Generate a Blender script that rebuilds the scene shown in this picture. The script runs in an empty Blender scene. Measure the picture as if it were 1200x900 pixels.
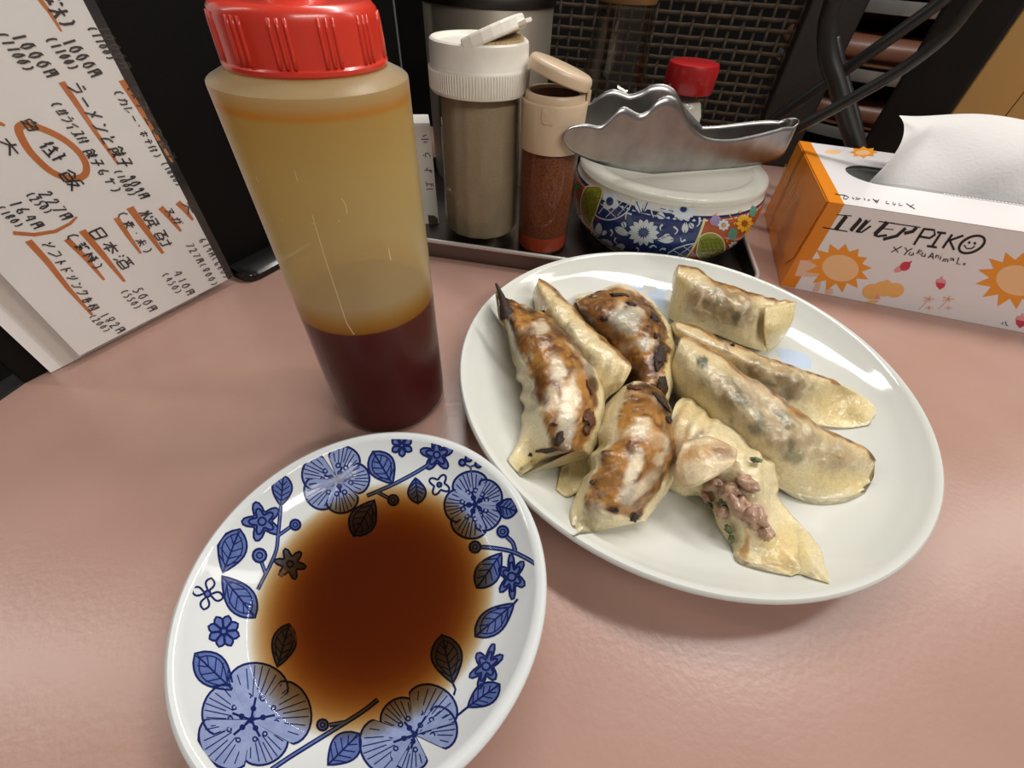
import bpy, bmesh, math, random
from mathutils import Vector, Matrix, noise
from mathutils.bvhtree import BVHTree

sc = bpy.context.scene
COL = sc.collection
random.seed(7)

# ------------------------------------------------------------------ camera
H = 0.16                       # lens height above the table (metres)
F = 492.0                      # focal length in pixels of the 1200 px frame
_n = Vector((573 - 600, -(917 - 450), -F)).normalized()      # straight down, in camera axes
UP = -_n
RX = Vector((0, 0, -1)).cross(UP).normalized()
FW = UP.cross(RX)
cam_d = bpy.data.cameras.new('camera')
cam_d.sensor_width = 36.0
cam_d.lens = F / 1200 * 36
cam_d.clip_start = 0.002
cam_d.clip_end = 50
cam = bpy.data.objects.new('camera', cam_d)
COL.objects.link(cam)
M = Matrix((RX, FW, UP)).to_4x4()
M.translation = (0, 0, H)
cam.matrix_world = M
sc.camera = cam

# ------------------------------------------------------------------ world, lamps, exposure
w = bpy.data.worlds.new('room_ambience')
sc.world = w
w.use_nodes = True
w.node_tree.nodes['Background'].inputs['Color'].default_value = (1.0, 0.93, 0.86, 1)
w.node_tree.nodes['Background'].inputs['Strength'].default_value = 0.12

def area(name, loc, target, sx, sy, power, col):
    d = bpy.data.lights.new(name, 'AREA')
    d.shape = 'RECTANGLE'; d.size = sx; d.size_y = sy; d.energy = power; d.color = col
    o = bpy.data.objects.new(name, d); COL.objects.link(o)
    o.location = loc
    o.rotation_euler = (Vector(target) - Vector(loc)).to_track_quat('-Z', 'Y').to_euler()
    return o
area('counter_tube_light', (0.95, 0.42, 0.86), (0.1, 0.15, 0), 0.12, 0.9, 2.1, (1.0, 0.965, 0.92))
area('counter_tube_light', (0.18, 0.55, 0.95), (-0.05, 0.2, 0), 1.0, 0.10, 7.0, (1.0, 0.965, 0.92))
area('fill_light', (0.70, -0.70, 1.05), (-0.10, 0.35, 0.05), 1.0, 0.12, 7.6, (1.0, 0.955, 0.90))  # added fill behind the camera, brightens the menu and camera-facing fronts
area('fill_light', (-1.10, 0.16, 1.00), (-0.1, 0.20, 0.02), 0.10, 0.8, 2.4, (1.0, 0.955, 0.90))  # added fill on the left, brightens the table and bottle side there
sc.view_settings.view_transform = 'Standard'
sc.view_settings.look = 'None'
sc.view_settings.gamma = 1.0
sc.view_settings.use_curve_mapping = False
sc.view_settings.exposure = 0.33

# ------------------------------------------------------------------ pixel helpers (a pixel is a direction)
O = Vector((0, 0, H))
def ray(p):
    D = Vector((p[0] - 600, -(p[1] - 450), -F))
    return Vector((D.dot(RX), D.dot(FW), D.dot(UP))).normalized()
def on_z(p, z):
    d = ray(p); return O + d * ((z - H) / d.z)
def on_plane(p, p0, n):
    d = ray(p); return O + d * ((Vector(p0) - O).dot(n) / d.dot(n))
def at_dist(p, D):             # point on the ray at horizontal distance D
    d = ray(p); return O + d * (D / math.hypot(d.x, d.y))
def polar(az, D, z=0.0):
    a = math.radians(az); return Vector((math.sin(a) * D, math.cos(a) * D, z))
def pix(P):
    v = Vector(P) - O
    c = RX * v.x + FW * v.y + UP * v.z
    return (600 + F * c.x / -c.z, 450 - F * c.y / -c.z)

def lerp(a, b, t): return a + (b - a) * t
def clamp(x, a=0.0, b=1.0): return a if x < a else b if x > b else x
def sstep(a, b, x):
    t = clamp((x - a) / (b - a)); return t * t * (3 - 2 * t)
def interp(pts, x):            # piecewise linear y(x) over sorted pts
    if x <= pts[0][0]: return pts[0][1]
    for (a, b), (c, d) in zip(pts, pts[1:]):
        if x <= c: return lerp(b, d, (x - a) / (c - a)) if c > a else d
    return pts[-1][1]
def smooth_pts(P, n=6, closed=False):      # Catmull-Rom through points
    P = [Vector(p) for p in P]; N = len(P); out = []
    rng = range(N) if closed else range(N - 1)
    for i in rng:
        p0 = P[(i - 1) % N] if closed or i > 0 else P[0]
        p1 = P[i]; p2 = P[(i + 1) % N]
        p3 = P[(i + 2) % N] if closed or i + 2 < N else P[-1]
        for k in range(n):
            t = k / n
            out.append(0.5 * ((2 * p1) + (p2 - p0) * t + (2 * p0 - 5 * p1 + 4 * p2 - p3) * t * t + (3 * p1 - p0 - 3 * p2 + p3) * t ** 3))
    if not closed: out.append(P[-1])
    return out

# ------------------------------------------------------------------ materials
def lin(c):
    c = c / 255.0
    return c / 12.92 if c <= 0.04045 else ((c + 0.055) / 1.055) ** 2.4
def C(r, g, b): return (lin(r), lin(g), lin(b), 1)
MATS = {}
def mat(name, col, rough=0.5, var=0.0, vscale=60, bump=0.0, bscale=300, col2=None, **kw):
    """principled material; var mixes towards col2 by noise, bump adds fine relief"""
    if name in MATS: return MATS[name]
    m = bpy.data.materials.new(name); m.use_nodes = True
    nt = m.node_tree; b = nt.nodes['Principled BSDF']
    b.inputs['Base Color'].default_value = col
    b.inputs['Roughness'].default_value = rough
    for k, v in kw.items(): b.inputs[k.replace('_', ' ')].default_value = v
    if var or bump:
        tc = nt.nodes.new('ShaderNodeTexCoord')
    if var:
        n = nt.nodes.new('ShaderNodeTexNoise'); n.inputs['Scale'].default_value = vscale; n.inputs['Detail'].default_value = 6
        nt.links.new(tc.outputs['Object'], n.inputs['Vector'])
        r = nt.nodes.new('ShaderNodeValToRGB')
        r.color_ramp.elements[0].position = 0.5 - 0.25; r.color_ramp.elements[1].position = 0.5 + 0.25
        r.color_ramp.elements[0].color = col
        c2 = col2 or tuple(x * (1 - var) for x in col[:3]) + (1,)
        r.color_ramp.elements[1].color = c2
        nt.links.new(n.outputs['Fac'], r.inputs['Fac']); nt.links.new(r.outputs['Color'], b.inputs['Base Color'])
    if bump:
        n2 = nt.nodes.new('ShaderNodeTexNoise'); n2.inputs['Scale'].default_value = bscale; n2.inputs['Detail'].default_value = 5
        nt.links.new(tc.outputs['Object'], n2.inputs['Vector'])
        bp = nt.nodes.new('ShaderNodeBump'); bp.inputs['Strength'].default_value = bump; bp.inputs['Distance'].default_value = 0.001
        nt.links.new(n2.outputs['Fac'], bp.inputs['Height']); nt.links.new(bp.outputs['Normal'], b.inputs['Normal'])
    MATS[name] = m
    return m
def facing_fresnel(nt, ior):
    """Schlick reflectance, the same from both sides of a thin wall"""
    lw = nt.nodes.new('ShaderNodeLayerWeight'); lw.inputs['Blend'].default_value = 0.5
    pw = nt.nodes.new('ShaderNodeMath'); pw.operation = 'POWER'; pw.inputs[1].default_value = 5.0
    f0 = ((ior - 1) / (ior + 1)) ** 2
    ma = nt.nodes.new('ShaderNodeMath'); ma.operation = 'MULTIPLY_ADD'; ma.inputs[1].default_value = 1 - f0; ma.inputs[2].default_value = f0
    nt.links.new(lw.outputs['Facing'], pw.inputs[0]); nt.links.new(pw.outputs[0], ma.inputs[0])
    return ma
def clear_mat(name, tint, gloss_rough=0.03, ior=1.45, density=None, dcol=None, haze=0.0, hazecol=(1, 1, 1, 1)):
    """see-through surface: tinted transparency + Fresnel reflection (+ scattering haze, + absorbing volume)"""
    if name in MATS: return MATS[name]
    m = bpy.data.materials.new(name); m.use_nodes = True
    nt = m.node_tree; nt.nodes.remove(nt.nodes['Principled BSDF']); out = nt.nodes['Material Output']
    tr = nt.nodes.new('ShaderNodeBsdfTransparent'); tr.inputs['Color'].default_value = tint
    gl = nt.nodes.new('ShaderNodeBsdfGlossy'); gl.inputs['Roughness'].default_value = gloss_rough
    fr = facing_fresnel(nt, ior)
    base = tr.outputs[0]
    if haze:
        df = nt.nodes.new('ShaderNodeBsdfDiffuse'); df.inputs['Color'].default_value = hazecol
        tl = nt.nodes.new('ShaderNodeBsdfTranslucent'); tl.inputs['Color'].default_value = hazecol
        h = nt.nodes.new('ShaderNodeMixShader'); h.inputs['Fac'].default_value = 0.5
        nt.links.new(df.outputs[0], h.inputs[1]); nt.links.new(tl.outputs[0], h.inputs[2])
        x = nt.nodes.new('ShaderNodeMixShader'); x.inputs['Fac'].default_value = haze
        nt.links.new(base, x.inputs[1]); nt.links.new(h.outputs[0], x.inputs[2]); base = x.outputs[0]
    mx = nt.nodes.new('ShaderNodeMixShader')
    if density:            # reflect on the free surface only, not where the liquid wets its dish
        ge = nt.nodes.new('ShaderNodeNewGeometry'); iv = nt.nodes.new('ShaderNodeMath'); iv.operation = 'SUBTRACT'; iv.inputs[0].default_value = 1.0
        mu = nt.nodes.new('ShaderNodeMath'); mu.operation = 'MULTIPLY'
        nt.links.new(ge.outputs['Backfacing'], iv.inputs[1]); nt.links.new(fr.outputs[0], mu.inputs[0]); nt.links.new(iv.outputs[0], mu.inputs[1]); fr = mu
    nt.links.new(fr.outputs[0], mx.inputs['Fac']); nt.links.new(base, mx.inputs[1]); nt.links.new(gl.outputs[0], mx.inputs[2])
    nt.links.new(mx.outputs[0], out.inputs['Surface'])
    if density:
        va = nt.nodes.new('ShaderNodeVolumeAbsorption'); va.inputs['Color'].default_value = dcol; va.inputs['Density'].default_value = density
        nt.links.new(va.outputs[0], out.inputs['Volume'])
    MATS[name] = m
    return m

# ------------------------------------------------------------------ object helpers
def obj(name, verts, faces, m=None, parent=None, smooth=False, loc=None):
    me = bpy.data.meshes.new(name)
    if loc is not None:
        L = Vector(loc); verts = [Vector(v) - L for v in verts]
    me.from_pydata([tuple(v) for v in verts], [], [tuple(f) for f in faces]); me.update()
    o = bpy.data.objects.new(name, me); COL.objects.link(o)
    if loc is not None: o.location = loc
    if m: me.materials.append(m)
    if smooth: me.polygons.foreach_set('use_smooth', [True] * len(me.polygons))
    if parent:
        o.parent = parent
        o.matrix_parent_inverse = parent.matrix_world.inverted() if False else Matrix.Translation(-Vector(parent.location)) if not parent.get('_rot') else Matrix()
    return o
def from_bm(name, bm, m=None, parent=None, smooth=False, loc=None):
    bm.verts.index_update()
    v = [x.co.copy() for x in bm.verts]; f = [[q.index for q in p.verts] for p in bm.faces]; bm.free()
    return obj(name, v, f, m, parent, smooth, loc)
def thing(name, label, cat, loc, group=None):
    o = bpy.data.objects.new(name, None); COL.objects.link(o); o.empty_display_size = 0.01
    o.location = loc; tag(o, label, cat, group); return o
def tag(o, label, cat, group=None, kind=None):
    if label: o['label'] = label
    if cat: o['category'] = cat
    if group: o['group'] = group
    if kind: o['kind'] = kind
    return o
def mod_bevel(o, wd, seg=2):
    b = o.modifiers.new('bevel', 'BEVEL'); b.width = wd; b.segments = seg; b.limit_method = 'ANGLE'; return o
def box_vf(x0, x1, y0, y1, z0, z1, frame=None):
    v = [Vector((x, y, z)) for z in (z0, z1) for x, y in ((x0, y0), (x1, y0), (x1, y1), (x0, y1))]
    if frame: v = [frame @ p for p in v]
    return v, [(3, 2, 1, 0), (4, 5, 6, 7), (0, 1, 5, 4), (1, 2, 6, 5), (2, 3, 7, 6), (3, 0, 4, 7)]
def box(name, x0, x1, y0, y1, z0, z1, m, parent=None, frame=None, bevel=0.0, loc=None):
    v, f = box_vf(x0, x1, y0, y1, z0, z1, frame)
    o = obj(name, v, f, m, parent, loc=loc)
    if bevel: mod_bevel(o, bevel)
    return o
def lathe_vf(prof, c=(0, 0, 0), n=64, rfun=None):
    """prof: list of (r, z); closed surface of revolution about the vertical through c"""
    v = []; f = []; c = Vector(c)
    rings = []
    for i, (r, z) in enumerate(prof):
        if r < 1e-6:
            rings.append([len(v)]); v.append(c + Vector((0, 0, z))); continue
        ring = []
        for k in range(n):
            a = 2 * math.pi * k / n
            rr = rfun(r, z, a) if rfun else r
            ring.append(len(v)); v.append(c + Vector((math.cos(a) * rr, math.sin(a) * rr, z)))
        rings.append(ring)
    for A, B in zip(rings, rings[1:]):
        for k in range(n):
            k2 = (k + 1) % n
            if len(A) == 1 and len(B) == 1: continue
            if len(A) == 1: f.append((A[0], B[k2], B[k]))
            elif len(B) == 1: f.append((A[k], A[k2], B[0]))
            else: f.append((A[k], A[k2], B[k2], B[k]))
    return v, f
def lathe(name, prof, c, m, parent=None, n=64, smooth=True, rfun=None):
    v, f = lathe_vf(prof, c, n, rfun)
    o = obj(name, v, f, m, parent, smooth, loc=None if parent else c)
    if smooth: auto(o)
    return o
def auto(o, ang=40):
    me = o.data
    bm = bmesh.new(); bm.from_mesh(me); bmesh.ops.recalc_face_normals(bm, faces=bm.faces); lim = math.radians(ang)
    for e in bm.edges:
        e.smooth = not (len(e.link_faces) == 2 and e.calc_face_angle(0) > lim)
    bm.to_mesh(me); bm.free()
    return o
def round_prof(pts, n=5):
    return [(max(p.x, 0.0), p.y) for p in smooth_pts([Vector((a, b, 0)) for a, b in pts], n)]
def tube_vf(path, r, n=10, caps=True):
    v = []; f = []; P = [Vector(p) for p in path]
    up = Vector((0, 0, 1)); prev = None
    for i, p in enumerate(P):
        t = (P[min(i + 1, len(P) - 1)] - P[max(i - 1, 0)]).normalized()
        if prev is None: s = t.cross(up if abs(t.z) < .95 else Vector((1, 0, 0))).normalized()
        else: s = (prev - t * prev.dot(t)).normalized()
        prev = s; q = t.cross(s)
        rr = r[i] if isinstance(r, (list, tuple)) else r
        for k in range(n):
            a = 2 * math.pi * k / n; v.append(p + s * math.cos(a) * rr + q * math.sin(a) * rr)
    for i in range(len(P) - 1):
        for k in range(n):
            k2 = (k + 1) % n; f.append((i * n + k, i * n + k2, (i + 1) * n + k2, (i + 1) * n + k))
    if caps: f.append(tuple(range(n - 1, -1, -1))); f.append(tuple(range((len(P) - 1) * n, len(P) * n)))
    return v, f
def tube(name, path, r, m, parent=None, n=10, loc=None):
    v, f = tube_vf(path, r, n); return obj(name, v, f, m, parent, True, loc)

LW = 1.0
class Decal:
    """flat print gathered as ribbons and filled shapes, laid on a surface through a mapping 2D -> (point, normal)"""
    def __init__(s, mapping): s.map = mapping; s.v = []; s.f = []
    def _pt(s, p, lift):
        q, n = s.map(p); s.v.append(q + n * lift); return len(s.v) - 1
    def fill(s, poly, lift=0.00006, centre=None, rings=2):
        c = centre or (sum(p[0] for p in poly) / len(poly), sum(p[1] for p in poly) / len(poly))
        ci = s._pt(c, lift); prev = None
        for r in range(1, rings + 1):
            t = r / rings
            cur = [s._pt((lerp(c[0], p[0], t), lerp(c[1], p[1], t)), lift) for p in poly]
            n = len(cur)
            for i in range(n):
                j = (i + 1) % n
                if prev is None: s.f.append((ci, cur[i], cur[j]))
                else: s.f.append((prev[i], cur[i], cur[j], prev[j]))
            prev = cur
    def line(s, pts, wd, lift=0.00012, closed=False, taper=None, step=None):
        P = [Vector((p[0], p[1])) for p in pts]
        if closed: P = P + [P[0]]
        if step:
            Q = [P[0]]
            for a, b in zip(P, P[1:]):
                n = max(1, int((b - a).length / step))
                for k in range(1, n + 1): Q.append(a.lerp(b, k / n))
            P = Q
        N = len(P); L = []; R = []
        for i, p in enumerate(P):
            if closed: t = P[(i + 1) % (N - 1)] - P[(i - 1) % (N - 1)]
            else: t = P[min(i + 1, N - 1)] - P[max(i - 1, 0)]
            if t.length < 1e-9: t = Vector((1, 0))
            t.normalize(); nrm = Vector((-t.y, t.x))
            ww = wd * LW * 0.5 * (taper(i / (N - 1)) if taper else 1)
            L.append(s._pt(p + nrm * ww, lift)); R.append(s._pt(p - nrm * ww, lift))
        for i in range(N - 1): s.f.append((L[i], L[i + 1], R[i + 1], R[i]))
    def build(s, name, m, parent):
        if not s.v: return None
        return obj(name, s.v, s.f, m, parent)
def circ(c, r, n=12, ry=None, rot=0.0):
    ry = ry or r; ca, sa = math.cos(rot), math.sin(rot); out = []
    for k in range(n):
        a = 2 * math.pi * k / n; x = math.cos(a) * r; y = math.sin(a) * ry
        out.append((c[0] + x * ca - y * sa, c[1] + x * sa + y * ca))
    return out
def leafshape(b, t, wd, n=10, blunt=0.5):
    b = Vector(b); t = Vector(t); d = t - b; L = d.length; d.normalize(); q = Vector((-d.y, d.x)); A = []; B = []
    for k in range(n + 1):
        u = k / n; h = wd * 0.5 * math.sin(math.pi * u ** (1 + blunt * 0.5)) ** 0.75 if 0 < u < 1 else 0
        A.append(tuple(b + d * (u * L) + q * h)); B.append(tuple(b + d * (u * L) - q * h))
    return A + B[-2:0:-1]

# ================================================================== THE SETTING
m_table = mat('pink_laminate', C(174, 139, 126), 0.28, var=0.10, vscale=22, bump=0.08, bscale=420, col2=C(166, 130, 117))
m_black = mat('black_board', C(10, 9, 9), 0.5, bump=0.06, bscale=900, Specular_IOR_Level=.18)
m_edge = mat('black_edging', C(30, 28, 26), 0.4)
m_dark = mat('dark_room', C(20, 17, 14), 0.8)
m_ivory = mat('dull_plaster', C(30, 26, 21), 0.9, var=.2, vscale=3)

YAW = math.radians(-9.3)
TR = Matrix.Translation((0.0026, 0.2624, 0)) @ Matrix.Rotation(YAW, 4, 'Z')      # frame of the tray front edge: x along it, y away
dirb = TR.to_3x3() @ Vector((1, 0, 0)); norb = TR.to_3x3() @ Vector((0, 1, 0))

tag(box('floor', -2.5, 2.5, -1.5, 2.6, -0.78, -0.74, m_dark), None, None, kind='structure')
tag(box('wall_back', -2.5, 2.5, 2.3, 2.4, -0.74, 1.9, m_ivory), None, None, kind='structure')
tag(box('wall_left', -1.6, -1.5, -1.5, 2.3, -0.74, 1.9, m_ivory), None, None, kind='structure')

# counter: pink laminate top with black edging, on a dark body
ct = thing('counter_table', 'pink laminate counter top with black edging under the dishes', 'table', (0, 0, -0.74))
eL0 = on_z((0, 470), 0); eL1 = on_z((75, 418), 0)
ed = (eL1 - eL0).normalized(); xl = lambda y: eL0.x + (y - eL0.y) * ed.x / ed.y
top = [(xl(-0.45), -0.45), (1.3, -0.45), (1.3, 0.40), (-0.0, 0.615), (xl(0.65), 0.68)]
tv = [Vector((x, y, z)) for z in (-0.03, 0) for x, y in top]
k5 = 5
obj('table_top', tv, [tuple(range(4, -1, -1)), tuple(range(5, 10))] + [(i, (i + 1) % 5, (i + 1) % 5 + 5, i + 5) for i in range(5)], m_table, ct)
q = Vector((-ed.y, ed.x, 0))
a0 = Vector((xl(-0.45), -0.45, 0)); a1 = Vector((xl(0.65), 0.65, 0))
ev = []
for z in (-0.034, 0.0006):
    ev += [a0 + Vector((0, 0, z)), a1 + Vector((0, 0, z)), a1 + q * 0.012 + Vector((0, 0, z)), a0 + q * 0.012 + Vector((0, 0, z))]
mod_bevel(obj('edging', ev, [(0, 1, 2, 3), (7, 6, 5, 4), (0, 4, 5, 1), (1, 5, 6, 2), (2, 6, 7, 3), (3, 7, 4, 0)], m_edge, ct), 0.001)
box('body_panel', -0.15, 1.2, -0.3, 0.33, -0.74, -0.03, m_dark, ct)

# ================================================================== PLATE
PC = Vector((0.0813, 0.151, 0)); PR = 0.1072
m_plate = mat('white_glazed_plate', C(214, 216, 210), 0.07)
PIN = [(0, .0062), (.05, .0062), (.068, .0068), (.082, .0092), (.094, .0142), (.1005, .0186), (.1038, .0213)]
pl = thing('oval_plate', 'large white round plate holding the fried dumplings', 'plate', PC)
pl.name = 'dinner_plate'
pin = round_prof(PIN, 5)
rim = [(.1050, .0222), (.1062, .0224), (.1070, .0217), (.1072, .0206), (.1066, .0192)]
pout = round_prof([(.1066, .0192), (.1005, .0142), (.090, .0082), (.078, .0046), (.066, .0032), (.0640, .0008), (.0625, 0), (.0605, .0003), (.0595, .0025), (.03, .0026), (0, .0026)], 4)
lathe('plate_body', pin + rim + pout[1:], PC, m_plate, pl, n=128)
def rev_hit(p, c, zin, rmax, ztop):
    """where the ray of pixel p meets the height field z = zin(r) about axis c"""
    d = ray(p); t = (ztop - H) / d.z; dt = 0.0004
    for _ in range(500):
        q = O + d * t
        r = math.hypot(q.x - c.x, q.y - c.y)
        if r <= rmax and q.z <= zin(r): break
        t += dt
    else:
        q = on_z(p, ztop); v = Vector((q.x - c.x, q.y - c.y)); v = v.normalized() * rmax
        return Vector((c.x + v.x, c.y + v.y, zin(rmax))), Vector((0, 0, 1))
    lo, hi = t - dt, t
    for _ in range(12):
        mid = (lo + hi) / 2; q = O + d * mid; r = math.hypot(q.x - c.x, q.y - c.y)
        if q.z <= zin(r): hi = mid
        else: lo = mid
    q = O + d * hi; r = max(math.hypot(q.x - c.x, q.y - c.y), 1e-6)
    s = (zin(min(r + 3e-4, rmax)) - zin(max(r - 3e-4, 0))) / 6e-4
    n = Vector((-s * (q.x - c.x) / r, -s * (q.y - c.y) / r, 1)).normalized()
    return q, n
plate_z = lambda r: interp(pin, r)
m_paleblue = mat('pale_blue_glaze', C(196, 212, 234), 0.16, Coat_Weight=0.5, Coat_Roughness=0.05)
for cx, cy, rx, ry in ((741, 333, 14, 7), (768, 352, 13, 11), (775, 340, 7, 5), (932, 421, 20, 10), (918, 414, 9, 5)):
    D = Decal(lambda p: rev_hit(p, PC, plate_z, .1038, .0213))
    D.fill([(x + 1.5 * math.sin(i * 2.1), y + 1.2 * math.sin(i * 1.7)) for i, (x, y) in enumerate(circ((cx, cy), rx, 16, ry, 0.3))], rings=3)
    D.build('glaze_mark', m_paleblue, pl)

# ================================================================== SAUCE DISH
DC = Vector((-0.2977 * 0.134, 0.3331 * 0.134, 0))
m_dish = mat('white_porcelain', C(216, 220, 220), 0.07, Specular_IOR_Level=.35)
DIN = [(0, .0058), (.018, .0060), (.026, .0072), (.033, .0104), (.0385, .0140), (.0435, .0180), (.0478, .0222), (.0505, .0252)]
din = round_prof(DIN, 6)
dish = thing('sauce_dish', 'small white porcelain dish with blue flower print beside the red-capped bottle', 'dish', DC)
drim = [(.0516, .0261), (.0527, .0263), (.0537, .0257), (.0542, .0245)]
dout = round_prof([(.0540, .0235), (.0515, .0190), (.046, .0130), (.040, .0082), (.033, .0048), (.0285, .0036), (.0280, .0008), (.0268, 0), (.0255, .0004), (.0250, .0024), (.012, .0026), (0, .0026)], 4)
db = lathe('dish_body', din + drim + dout, DC, m_dish, dish, n=128)
db.data.materials.append(mat('wetted_porcelain', C(216, 220, 220), 0.3, Specular_IOR_Level=0.02))     # under the sauce the glaze no longer mirrors
for f_ in db.data.polygons:
    c_ = f_.center - Vector((DC.x, DC.y, 0)) if (f_.center - Vector((DC.x, DC.y, 0))).length < .1 else f_.center
    if math.hypot(c_.x, c_.y) < .0386 and abs(c_.z - interp(din, math.hypot(c_.x, c_.y))) < .0007: f_.material_index = 1
dish_z = lambda r: interp(din, r)
_cache = {}
def dmap(p):
    return rev_hit(p, DC, dish_z, .0505, .0252)
m_navy = mat('navy_underglaze', C(28, 38, 92), 0.1, Specular_IOR_Level=.15)
m_blue = mat('blue_underglaze', C(82, 97, 148), 0.1, Specular_IOR_Level=.15, var=.25, vscale=500, col2=C(100, 120, 178))
m_wash = mat('light_blue_wash', C(148, 160, 196), 0.1, Specular_IOR_Level=.15, var=.2, vscale=400, col2=C(126, 140, 182))
def petal(c, t, wf=0.9, n=14):
    c = Vector(c); t = Vector(t); d = t - c; L = d.length; d.normalize(); q = Vector((-d.y, d.x)); A = []
    for k in range(n + 1):
        a = math.pi * (k / n) - math.pi / 2
        u = 0.60 + 0.40 * math.cos(a); h = L * 0.5 * wf * math.sin(a)
        A.append(tuple(c + d * (u * L) + q * h))
    return [tuple(c)] + A, d, q, L
def big_flower(c, tips, wf=0.9):
    F1 = Decal(dmap); F2 = Decal(dmap)
    for t in tips:
        P, d, q, L = petal(c, t, wf)
        F1.fill(P, rings=3, centre=tuple(Vector(c) + d * L * .6))
        F2.line(P[1:], 2.0, closed=False); F2.line([P[0], P[1]], 1.3, step=6); F2.line([P[0], P[-1]], 1.3, step=6)
        for k in (-3, -2, -1, 0, 1, 2, 3):
            e = Vector(c) + d * L * (0.97 - .028 * k * k) + q * L * 0.125 * k * wf
            s = Vector(c).lerp(e, 0.42 if k % 2 else .55)
            F2.line([tuple(s), tuple(e)], 1.0, step=6)
        for k in (-1, 1):
            b = Vector(c) + d * L * .40 + q * L * .12 * k
            F2.line(circ(tuple(b), 2.6, 8), 1.5, lift=.00016, closed=True)
        b = Vector(c) + d * L * .2
        F2.line([c, tuple(Vector(c) + d * L * .4)], 2.2, step=5)
        F2.line(circ(tuple(b), 2.6, 8), 1.6, lift=.00016, closed=True)
    F1.build('flower_petals', m_wash, dish); F2.build('flower_outline', m_navy, dish)
def leaf(b, t, wd, inner=False, stem=None, veins=5, wf=m_blue):
    F1 = Decal(dmap); F2 = Decal(dmap)
    P = leafshape(b, t, wd); F1.fill(P, rings=3); F2.line(P, 1.9, closed=True)
    B = Vector(b); T = Vector(t); d = T - B; q = Vector((-d.y, d.x)).normalized()
    F2.line([tuple(B), tuple(B.lerp(T, .9))], 1.6, step=6)
    if inner:
        c = B.lerp(T, .52); P2 = [(c.x + (x - c.x) * .72, c.y + (y - c.y) * .78) for x, y in P]; F2.line(P2, 1.2, closed=True)
    for k in range(1, veins + 1):
        u = k / (veins + 1.3); h = wd * 0.40 * math.sin(math.pi * min(1, u + .18))
        s = B.lerp(T, u); e = B.lerp(T, min(1, u + .17))
        for sg in (-1, 1): F2.line([tuple(s), tuple(e + q * h * sg)], 1.1, step=6)
    if stem: F2.line([b] + stem, 2.0, step=6)
    F1.build('leaf_fill', wf, dish); F2.build('leaf_outline', m_navy, dish)
def sprig(paths, berries, wd=3.6):
    F1 = Decal(dmap); F2 = Decal(dmap)
    for p in paths:
        S = [(v.x, v.y) for v in smooth_pts([(a, b, 0) for a, b in p], 5)]
        F2.line(S, wd, lift=.00008); F1.line(S, wd * .35, lift=.00014)
    for x, y, r in berries:
        F1.fill(circ((x, y), r, 12), lift=.00010); F2.line(circ((x, y), r, 12), 2.2, lift=.00016, closed=True)
        if r > 5: F2.line(circ((x, y), r * .45, 8), 1.4, lift=.00018, closed=True)
    F2.build('sprig_stem', m_navy, dish); F1.build('sprig_fill', m_blue, dish)
def small_flower(c, r, n, fill=True, rot=0.3, sx=1, sy=1, loops=False, inner=True, tilt=0):
    F1 = Decal(dmap); F2 = Decal(dmap)
    def T(x, y):
        x *= sx; y *= sy; return (c[0] + x * math.cos(tilt) - y * math.sin(tilt), c[1] + x * math.sin(tilt) + y * math.cos(tilt))
    if loops:
        for k in range(n):
            a = rot + 2 * math.pi * k / n
            P = leafshape(T(r * .2 * math.cos(a), r * .2 * math.sin(a)), T(r * math.cos(a), r * math.sin(a)), r * .55, 6)
            if fill: F1.fill(P, rings=1)
            F2.line(P, 2.0, closed=True)
    else:
        def lobes(s): return [T(s * r * (.74 + .26 * math.cos(n * (a - rot))) * math.cos(a), s * r * (.74 + .26 * math.cos(n * (a - rot))) * math.sin(a)) for a in [2 * math.pi * k / 40 for k in range(40)]]
        if fill: F1.fill(lobes(1), rings=2)
        F2.line(lobes(1), 1.9, closed=True)
        if inner: F2.line(lobes(.66), 2.0, closed=True)
    F1.fill(circ(c, r * .16, 8), lift=.0001); F2.line(circ(c, r * .2, 8), 2.0, lift=.00015, closed=True)
    F1.build('flower_petals', m_blue, dish); F2.build('flower_outline', m_navy, dish)

LW = 1.3
big_flower((396, 562), [(355, 549), (408, 524), (433, 560), (404, 601), (361, 588)], .95)
big_flower((294, 844), [(308, 778), (364, 830), (320, 893), (243, 888), (239, 824)], 1.05)
big_flower((486, 861), [(456, 824), (520, 808), (535, 848), (476, 903), (424, 884)], 1.0)
big_flower((557, 591), [(547, 553), (584, 570), (581, 616), (545, 630), (521, 594)], 1.05)
leaf((329, 593), (332, 556), 23)
leaf((261, 671), (281, 620), 33, True)
leaf((260, 675), (299, 724), 34, True)
leaf((273, 809), (228, 766), 38, True)
leaf((325, 782), (339, 731), 28, True)
leaf((384, 897), (421, 860), 34, stem=[(384, 897)])
leaf((548, 829), (586, 802), 25, stem=[(536, 839)])
leaf((531, 801), (518, 744), 36, True, stem=[(534, 808), (532, 815)], veins=6)
leaf((603, 707), (557, 746), 29, True, stem=[(607, 702)])
leaf((588, 648), (559, 689), 28)
leaf((581, 592), (606, 599), 23)
leaf((487, 560), (490, 590), 21)
leaf((460, 567), (437, 529), 31, True)
leaf((439, 586), (414, 628), 31, True)
sprig([[(329, 593), (326, 625), (322, 650), (302, 691)], [(324, 629), (341, 617)], [(311, 672), (305, 655)]], [(346, 615, 6), (304, 651, 8)])
sprig([[(443, 820), (425, 834), (400, 850), (345, 884), (318, 902)], [(404, 847), (386, 850)]], [(378, 850, 6.5)], 4.6)
sprig([[(561, 641), (577, 642), (602, 647), (629, 661)], [(604, 646), (601, 636), (594, 629)]], [(557, 641, 6.5), (589.5, 623, 6.5)], 4.2)
sprig([[(503, 544), (485, 555), (460, 568), (430, 581)], [(443, 577), (456, 584)]], [(461, 586, 6)], 3.8)
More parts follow.
